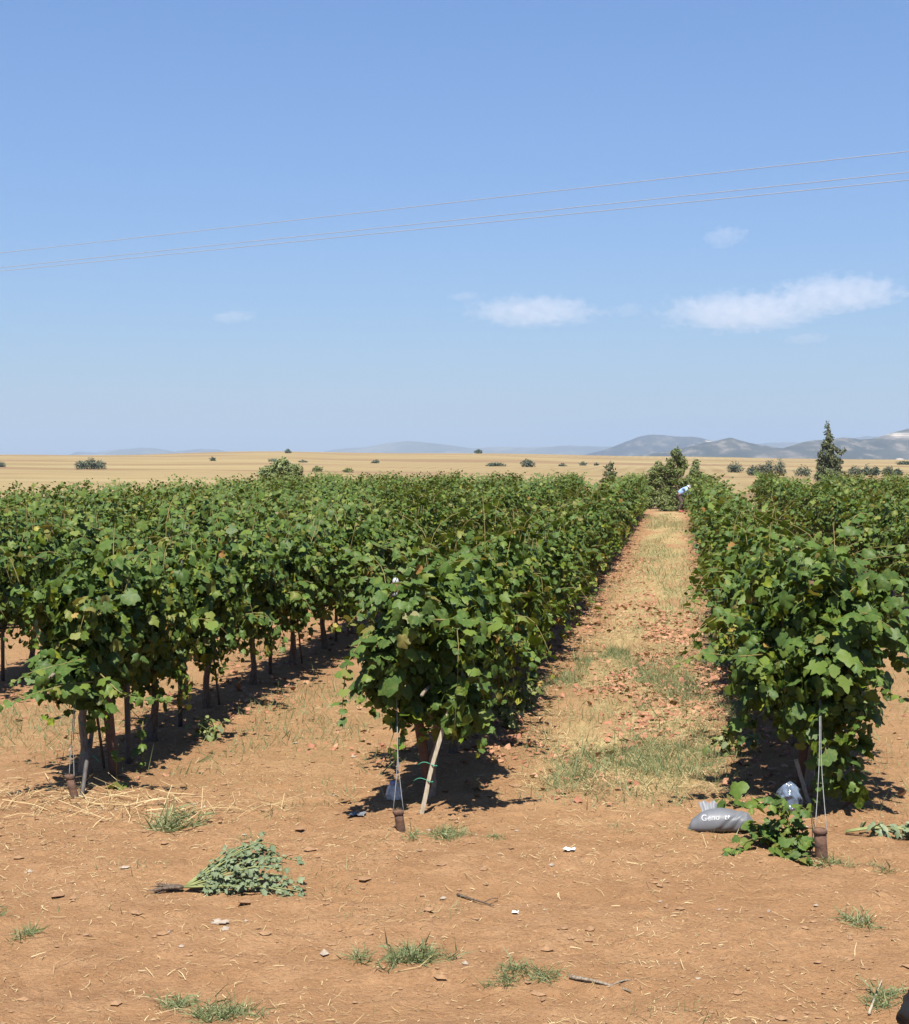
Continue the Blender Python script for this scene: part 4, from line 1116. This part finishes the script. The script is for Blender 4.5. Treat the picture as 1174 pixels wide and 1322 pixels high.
geo = Geo()
ico = np.array([(0, 0, 1), (.9, 0, .3), (.28, .85, .35), (-.72, .52, .3), (-.72, -.52, .4), (.28, -.85, .3), (.0, 0, -.6)])
icf = np.array([(0, 1, 2), (0, 2, 3), (0, 3, 4), (0, 4, 5), (0, 5, 1), (6, 2, 1), (6, 3, 2), (6, 4, 3), (6, 5, 4), (6, 1, 5)])
def clods(x, y, size, mat, g_):
    m = len(x); P = np.stack([x, y, height(x, y)], 1)
    V = ico[None] * (1 + .35 * g_.standard_normal((m, 7, 1))) * (size[:, None] * np.array([1, .9, .6]))[:, None, :]
    a = g_.uniform(0, 6.28, m); c_, s_ = np.cos(a)[:, None], np.sin(a)[:, None]
    V = np.stack([V[..., 0] * c_ - V[..., 1] * s_, V[..., 0] * s_ + V[..., 1] * c_, V[..., 2]], -1) + P[:, None]
    geo.add(V.reshape(-1, 3), (icf[None] + (np.arange(m) * 7)[:, None, None]).reshape(-1, 3), mat, .5)
x, y = scatter(26000, -5.5, 5, 5.3, 14, lambda x, y: .10 + .5 * sstep(.52, .7, fbm(x * 1.2, y * 1.2, 66, 4)), 101)
clods(x, y, np.clip(gL.lognormal(-4.75, .6, len(x)), .003, .045), 0, gL)
x, y = scatter(1500, -5.5, 5, 5.3, 13, lambda x, y: .10 + 0 * x, 102)
clods(x, y, np.clip(gL.lognormal(-4.5, .5, len(x)), .005, .028), 1, gL)
tag(geo.build('clods', [CLOD, STONE], smooth=False), 'small clods and pale pebbles strewn over the bare soil', 'clods', kind='stuff')

# ------------------------------------------------------------------ trees and bushes beyond the vines
def tree(name, c, blobs, trunk, n_, size, mat, label, cat, group=None, bark=GREYBARK, tmpl=T_QUAD, seed=0, up=.5, shell=.45, limbs=True, trunk_r=None):
    """blobs: (x, y, z, rx, rz) crown clumps in metres above the foot"""
    c = np.asarray(c, float); o = root(name, c, label, cat, group); g_ = np.random.default_rng(seed + 900); geo = Geo()
    vol = np.array([b[3] ** 2 * b[4] for b in blobs]) ** .75; vol = vol / vol.sum()
    for b, f in zip(blobs, vol):
        m = max(12, int(n_ * f))
        q = unit(g_.standard_normal((m, 3))); rr = (1 - shell * g_.random((m, 1)) ** 1.5)
        lump = .72 + .6 * fbm(q[:, 0] * 2.2 + b[0] * 3 + 20, q[:, 2] * 2.2 + q[:, 1] * 1.7 + b[2] + 20, seed, 3)[:, None]
        P = q * rr * lump * np.array([b[3], b[3], b[4]]) + np.array(b[:3])
        Nn = q * .8 + np.array([0, 0, up]) + g_.standard_normal((m, 3)) * .5
        T = q + g_.standard_normal((m, 3)) * .7 + np.array([0, 0, .2])
        tone = np.clip(.42 + .30 * (fbm(P[:, 0] * 3 / max(b[3], .2), P[:, 2] * 3 / max(b[3], .2) + 9, seed + 2, 2) - .5) * 2 + .15 * g_.standard_normal(m), 0, 1)
        place_leaves(geo, tmpl, P, Nn, T, size * np.clip(1 + .3 * g_.standard_normal(m), .4, 1.7), tone, 0, g_)
    geo.build('crown', mat, o)
    tg = Geo(); ht = trunk
    r0 = trunk_r or max(.03, ht * .035)
    V, F = tube(smooth_path([(0, 0, -.2), (.02 * ht, 0, ht * .4), (-.02 * ht, 0.01, ht * .75), (0, 0, ht)], 9), np.linspace(r0, r0 * .3, 9), 8, wob=.25); tg.add(V, F)
    if limbs:
        for b in blobs[:10]:
            z1 = min(b[2] - b[4] * .3, ht * .95)
            z1 = max(z1, ht * .15)
            V, F = tube(smooth_path([(0, 0, z1 * .7), (b[0] * .5, b[1] * .5, z1 * .7 + (b[2] - z1 * .7) * .6), (b[0], b[1], b[2])], 6), np.linspace(r0 * .45, r0 * .12, 6), 5); tg.add(V, F)
    tg.build('trunk', bark, o)
    return o
def base(px, depth):
    p = at(px, 594, depth); return on(p[0], p[1])
def pxm(c): return np.hypot(c[0], c[1]) / F_PX
def zpx(c, py): return H + (594 - py) * pxm(c) - c[2]        # height above the foot of a picture row
def B(c, px, py, rx, rz, cpx, dy=0.):
    k = pxm(c); return ((px - cpx) * k * .99, dy, zpx(c, py), rx * k, rz * k)

D0 = Y_END + 5
c = base(866, D0 + 3)
tree('pine_tree', c, [B(c, 873, 585, 6, 7, 866), B(c, 878, 593, 7, 6, 866, .2), B(c, 882, 601, 7, 5, 866, .3), B(c, 866, 597, 6, 6, 866), B(c, 859, 607, 8, 6, 866, -.3), B(c, 874, 609, 9, 6, 866), B(c, 853, 617, 7, 6, 866), B(c, 866, 620, 10, 7, 866), B(c, 881, 622, 8, 6, 866, -.3), B(c, 862, 633, 10, 8, 866), B(c, 876, 636, 10, 8, 866)],
     zpx(c, 588), 6200, .09, PINE, 'tallest dark young pine at the far end of the grassy lane', 'pine tree', seed=1)
c = base(840, D0 + 2)
tree('pine_tree', c, [B(c, 850, 602, 5, 7, 840), B(c, 845, 610, 7, 7, 840), B(c, 836, 619, 8, 6, 840), B(c, 849, 622, 8, 8, 840), B(c, 838, 632, 9, 8, 840), B(c, 850, 638, 10, 8, 840), B(c, 838, 646, 11, 8, 840)],
     zpx(c, 604), 5200, .09, SHRUB, 'bushy pine left of the tallest pine at the lane end', 'pine tree', seed=2)
c = base(898, D0 + 4)
tree('pine_tree', c, [B(c, 899, 599, 3.5, 6, 898), B(c, 897, 608, 6, 6, 898), B(c, 903, 615, 6.5, 6, 898), B(c, 892, 618, 6, 6, 898), B(c, 898, 630, 13, 10, 898), B(c, 893, 643, 13, 11, 898)],
     zpx(c, 600), 5200, .11, PALESHRUB, 'pale green slender pine behind the bent worker', 'pine tree', seed=3)
c = base(871, D0 - 1.5)
tree('shrub', c, [B(c, 858, 648, 10, 8, 871), B(c, 872, 646, 11, 9, 871), B(c, 884, 650, 9, 7, 871), B(c, 866, 655, 14, 5, 871)], .5, 3000, .10, SHRUB, 'low dark shrub closing the far end of the grassy lane', 'shrub', seed=4)
c = base(788, D0 + 3)
tree('conifer', c, [B(c, 788, 598 + k * 4.6, 3 + k * 1.2 + (k % 2) * 2.0, 2.2, 788 + (1.2 if k % 2 else -1.0)) for k in range(8)], zpx(c, 593), 900, .12, CYPRESS, 'thin ragged conifer poking above the vines left of the pines', 'conifer', seed=5, limbs=True)
c = base(362, D0 - 3)
tree('shrub', c, [B(c, 362, 603, 12, 9, 362), B(c, 345, 609, 11, 7, 362), B(c, 380, 607, 11, 8, 362), B(c, 352, 614, 14, 8, 362), B(c, 376, 615, 15, 8, 362), B(c, 367, 597, 6, 5, 362)], zpx(c, 604), 3600, .12, PALESHRUB, 'pale green bush rising just behind the left vine rows', 'shrub', seed=6)
c = base(1070, 165)
cy = [(1068, 550, 2.5, 5), (1069, 559, 4, 6), (1071, 567, 5.5, 6), (1067, 574, 6.5, 6), (1073, 580, 8, 6), (1066, 586, 9.5, 6.5), (1074, 592, 10, 6.5), (1064, 598, 10.5, 7), (1076, 603, 10.5, 7), (1068, 609, 13, 7), (1078, 613, 11, 7), (1062, 615, 11, 7), (1084, 584, 5.5, 2.6), (1090, 581, 2.6, 2.0), (1083, 596, 6, 3.5), (1060, 589, 4.5, 3), (1060, 604, 5, 4), (1065, 572, 2.6, 3), (1070, 622, 13, 7)]
tree('cypress_tree', c, [B(c, a_, b_, r1 * .84, r2 * .95, 1070, .3 * math.sin(a_)) for a_, b_, r1, r2 in cy], zpx(c, 552), 5200, .24, CYPRESS, 'tall dark pointed cypress standing alone above the right vine rows', 'cypress tree', seed=7)

def bush(px, py, w_, h_, label, mat=OLIVE, group='shrubs scattered over the straw plain', n_=420, seed=0, name='shrub', cat='shrub'):
    c = gp(px, py); k = np.hypot(c[0], c[1]) / F_PX; g_ = np.random.default_rng(seed + 70); W, Hh = w_ * k / 2, h_ * k
    nb = max(3, int(w_ / 4)); bl = []
    for j in range(nb):
        u = (j + .5) / nb * 2 - 1
        rx = W * (.55 if nb <= 4 else 2.3 / nb) * g_.uniform(.85, 1.15); hz = Hh * (1 - .35 * abs(u)) * g_.uniform(.82, 1.05)
        bl.append((u * max(W - rx * .8, 0), g_.normal(0, .2) * rx, hz * .52, rx, hz * .52))
    return tree(name, c, bl, Hh * .6, n_, max(.10, 1.9 * k), mat, label, cat, group, seed=seed, trunk_r=max(.04, Hh * .04), shell=.6)
BUSHES = [(117, 606, 43, 15, 'broad round dark shrub on the straw field at left', OLIVE, 1500), (2, 603, 11, 8, 'small shrub cut by the left edge on the straw field', OLIVE, 260),
          (275, 595, 7, 5, 'tiny dark shrub on the straw field right of the broad one', OLIVE, 160), (372, 585, 9, 6, 'small dark tree on the crest of the straw field', OLIVE, 220),
          (410, 609, 14, 8, 'green shrub on the straw field right of the pale bush', SHRUB, 360), (449, 610, 14, 6, 'low green shrub second right of the pale bush', SHRUB, 320),
          (353, 596, 14, 4, 'flat scrubby patch above the pale bush', OLIVE, 200), (391, 597, 11, 3, 'flat faint scrub patch right above the pale bush', OLIVE, 160),
          (485, 598, 12, 4, 'low flat scrub patch on the mid field', OLIVE, 200), (618, 585.5, 11, 6, 'dark shrub on the crest against the far blue hills', OLIVE, 260),
          (556, 585, 7, 3, 'tiny bush on the crest left of the dark crest shrub', OLIVE, 120), (640, 602, 27, 5, 'long low hedge like shrub on the mid field', OLIVE, 500),
          (682, 603, 20, 12, 'rounded shrub right of the long low one', OLIVE, 600), (726, 602, 11, 4, 'small low shrub first right of the rounded shrub', OLIVE, 160),
          (753, 601, 11, 5, 'small low shrub second right of the rounded shrub', OLIVE, 160), (770, 601, 7, 3, 'tiny low shrub left of the ragged conifer', OLIVE, 100),
          (949, 610, 22, 15, 'round dark shrub right of the lane end pines', OLIVE, 600)]
for k, (px, py, w_, h_, lab, mt, n_) in enumerate(BUSHES): bush(px, py, w_, h_, lab, mt, n_=n_, seed=k)
ROWT = [(972, 614, 13, 14, 'leftmost rounded tree of the close tree clump left of the cypress'), (983, 614, 13, 18, 'second tree from left in the close tree clump left of the cypress'), (994, 614, 14, 21, 'third and bulkiest tree in the clump left of the cypress'),
        (1007, 614, 13, 22, 'tallest rightmost tree of the clump left of the cypress'), (1037, 615, 18, 15, 'lone round shrub between tree clump and cypress'), (1105, 615, 16, 14, 'first round tree right of the cypress'),
        (1119, 614, 11, 15, 'slightly taller second tree right of the cypress'), (1130, 614, 9, 12, 'small third tree right of the cypress'), (1147, 615, 13, 15, 'dark fourth tree right of the cypress'),
        (1160, 614, 9, 9, 'small pale fifth tree right of the cypress'), (1168, 600, 15, 5, 'low distant shrub on the field at the right edge')]
for k, (px, py, w_, h_, lab) in enumerate(ROWT): bush(px, py, w_ * 1.3, h_, lab, OLIVE, 'dark trees along the field by the cypress', 520, 30 + k, 'olive_tree', 'tree')

# ------------------------------------------------------------------ clouds
def cloud_mat(name, d, sc):
    m, nt = nodes_of(name); n = N(nt)
    P = n('ShaderNodeTexCoord').outputs['Object']; G = n('ShaderNodeTexCoord').outputs['Generated']
    q = n('ShaderNodeVectorMath', {0: G, 1: (.5, .5, .42)}, operation='SUBTRACT').outputs[0]
    q = n.scalev(q, 2, 2, 2)
    r_ = n('ShaderNodeVectorMath', {0: q}, operation='LENGTH').outputs['Value']
    f = n.noise(n.scalev(P, 1, 1, 1.5), sc, 9, .66)
    dd = n.math('SUBTRACT', n.math('MULTIPLY', f, 2.0), n.math('ADD', r_, .28))
    dd = n.remap(dd, 0., .22, 0, d)
    v = n('ShaderNodeVolumePrincipled', {'Color': (.88, .88, .91, 1), 'Density': dd, 'Anisotropy': .2})
    nt.links.new(v.outputs[0], n('ShaderNodeOutputMaterial').inputs['Volume'])
    return m
CM = cloud_mat('cloud_vapour', .0015, .0115)
def cloud(px, py, w_, h_, label, tilt=0., dist=9000, seed=0):
    c = at(px, py, dist); k = dist / F_PX; W, Hh = w_ * k / 2, h_ * k / 2
    V, F = lathe([(math.sin(a), -math.cos(a)) for a in np.linspace(0, math.pi, 9)], 20)
    V = np.asarray(V) * (W * 1.25, W * .8, Hh * 1.3); V[:, 2] += V[:, 0] * tilt
    g = Geo(); g.add(V, F); o = g.build('cloud', CM, None, c)
    o.rotation_euler.z = YAW
    tag(o, label, 'cloud', 'small white clouds')
cloud(690, 398, 185, 42, 'long flat white cloud over the middle of the view', .02)
cloud(960, 397, 230, 54, 'large soft cloud at right, left half of the biggest bank', .06)
cloud(1085, 374, 190, 50, 'brighter right half of the biggest cloud bank', .10)
cloud(935, 302, 60, 30, 'small puffy cloud highest above the others at right')
cloud(300, 407, 62, 17, 'small flat lone cloud at left over the straw field')
cloud(812, 397, 40, 20, 'small wisp just right of the long flat cloud')
cloud(600, 381, 48, 13, 'faint wisp just left of the long flat cloud')
cloud(1040, 435, 60, 16, 'faint low wisp under the biggest cloud bank')

# ------------------------------------------------------------------ the worker
SKIN = simple('skin', (.34, .20, .14), (.30, .17, .12), 20, .6)
SHIRT = simple('pale_blue_cotton', (.34, .50, .78), (.27, .43, .73), 14, .85, .3)
TROUSER = simple('brown_trousers', (.10, .075, .065), (.07, .055, .05), 14, .9, .3)
SCARF = simple('white_headscarf', (.80, .80, .80), (.70, .70, .72), 14, .9, .3)
SHOE = simple('red_shoes', (.42, .10, .07), (.34, .08, .06), 14, .7)
APRON = simple('dark_apron', (.025, .03, .045), (.04, .045, .06), 14, .9)

def skinned(name, joints, edges, mat, parent, sub=2):
    """joints: list of (x, y, z, radius); the first is the root"""
    me = bpy.data.meshes.new(name); me.from_pydata([j[:3] for j in joints], edges, [])
    ob = bpy.data.objects.new(name, me); COL.objects.link(ob)
    sk = ob.modifiers.new('skin', 'SKIN'); sk.use_smooth_shade = True
    if not me.skin_vertices: me.attributes.update() if hasattr(me.attributes, 'update') else None
    if not me.skin_vertices:
        bpy.context.view_layer.objects.active = ob
        bpy.ops.mesh.customdata_skin_add()
    for i, j in enumerate(joints):
        me.skin_vertices[0].data[i].radius = (j[3], j[3]); me.skin_vertices[0].data[i].use_root = i == 0
    sb = ob.modifiers.new('sub', 'SUBSURF'); sb.levels = sub; sb.render_levels = sub
    dg = bpy.context.evaluated_depsgraph_get(); m2 = bpy.data.meshes.new_from_object(ob.evaluated_get(dg))
    bpy.data.objects.remove(ob); m2.materials.clear(); m2.materials.append(mat)
    for p in m2.polygons: p.use_smooth = True; p.material_index = 0
    return link(name, m2, parent)

pc = gp(877, 661.5)
pr_ = root('person', pc, 'person in pale blue shirt and white headscarf stooping to the vines at lane end', 'person')
J = [(0, 0, .78, .115), (.13, 0, .90, .115), (.29, 0, 1.01, .12), (.40, 0, 1.08, .062), (.46, 0, 1.11, .058), (.52, 0, 1.14, .095), (.58, 0, 1.11, .085)]
E = [(0, 1), (1, 2), (2, 3), (3, 4), (4, 5), (5, 6)]
for sy in (-1, 1):
    k = len(J)
    J += [(.0, sy * .085, .72, .085), (.13, sy * .10, .42, .055), (.01, sy * .10, .11, .038), (.05, sy * .105, .045, .036), (.16, sy * .11, .03, .03)]
    E += [(0, k), (k, k + 1), (k + 1, k + 2), (k + 2, k + 3), (k + 3, k + 4)]
    k = len(J)
    J += [(.31, sy * .155, 1.02, .06), (.40, sy * .20, .80, .044), (.60, sy * .14, .76, .030), (.67, sy * .125, .765, .028)]
    E += [(2, k), (k, k + 1), (k + 1, k + 2), (k + 2, k + 3)]
    h_ = k + 3
    for f_, (oy, L_) in enumerate(((-.028, .070), (-.010, .080), (.010, .074), (.028, .058))):
        q = len(J)
        J += [(.70, sy * (.125 + oy * .8), .765, .010), (.70 + L_ * .55, sy * (.125 + oy), .757, .009), (.70 + L_ * .95, sy * (.125 + oy), .735, .008)]
        E += [(h_, q), (q, q + 1), (q + 1, q + 2)]
    q = len(J)
    J += [(.655, sy * .095, .775, .011), (.69, sy * .075, .77, .010), (.715, sy * .078, .758, .009)]
    E += [(h_, q), (q, q + 1), (q + 1, q + 2)]
skinned('body', J, E, SKIN, pr_)
J = [(-.02, 0, .76, .150), (.13, 0, .905, .150), (.28, 0, 1.01, .155), (.37, 0, 1.06, .085)]; E = [(0, 1), (1, 2), (2, 3)]
for sy in (-1, 1):
    k = len(J); J += [(.31, sy * .165, 1.02, .085), (.40, sy * .205, .80, .066), (.57, sy * .145, .765, .050)]; E += [(2, k), (k, k + 1), (k + 1, k + 2)]
skinned('shirt', J, E, SHIRT, pr_)
J = [(-.01, 0, .74, .125)]; E = []
for sy in (-1, 1):
    k = len(J); J += [(.0, sy * .09, .68, .105), (.135, sy * .10, .42, .078), (.01, sy * .10, .13, .062)]; E += [(0, k), (k, k + 1), (k + 1, k + 2)]
skinned('trousers', J, E, TROUSER, pr_)
skinned('headscarf', [(.52, 0, 1.155, .118), (.575, 0, 1.13, .10), (.455, 0, 1.10, .082), (.40, 0, 1.11, .05), (.35, .02, 1.15, .03)], [(0, 1), (0, 2), (2, 3), (3, 4)], SCARF, pr_)
skinned('apron', [(.22, 0, .80, .06), (.26, -.08, .66, .05), (.26, .08, .66, .05), (.37, 0, .94, .05)], [(0, 1), (0, 2), (0, 3)], APRON, pr_)
for sy in (-1, 1):
    skinned('shoe', [(.02, sy * .105, .055, .052), (.10, sy * .108, .045, .048), (.18, sy * .112, .035, .040)], [(0, 1), (1, 2)], SHOE, pr_)
pr_.rotation_euler.z = R(-8); pr_.scale = (1.12,) * 3
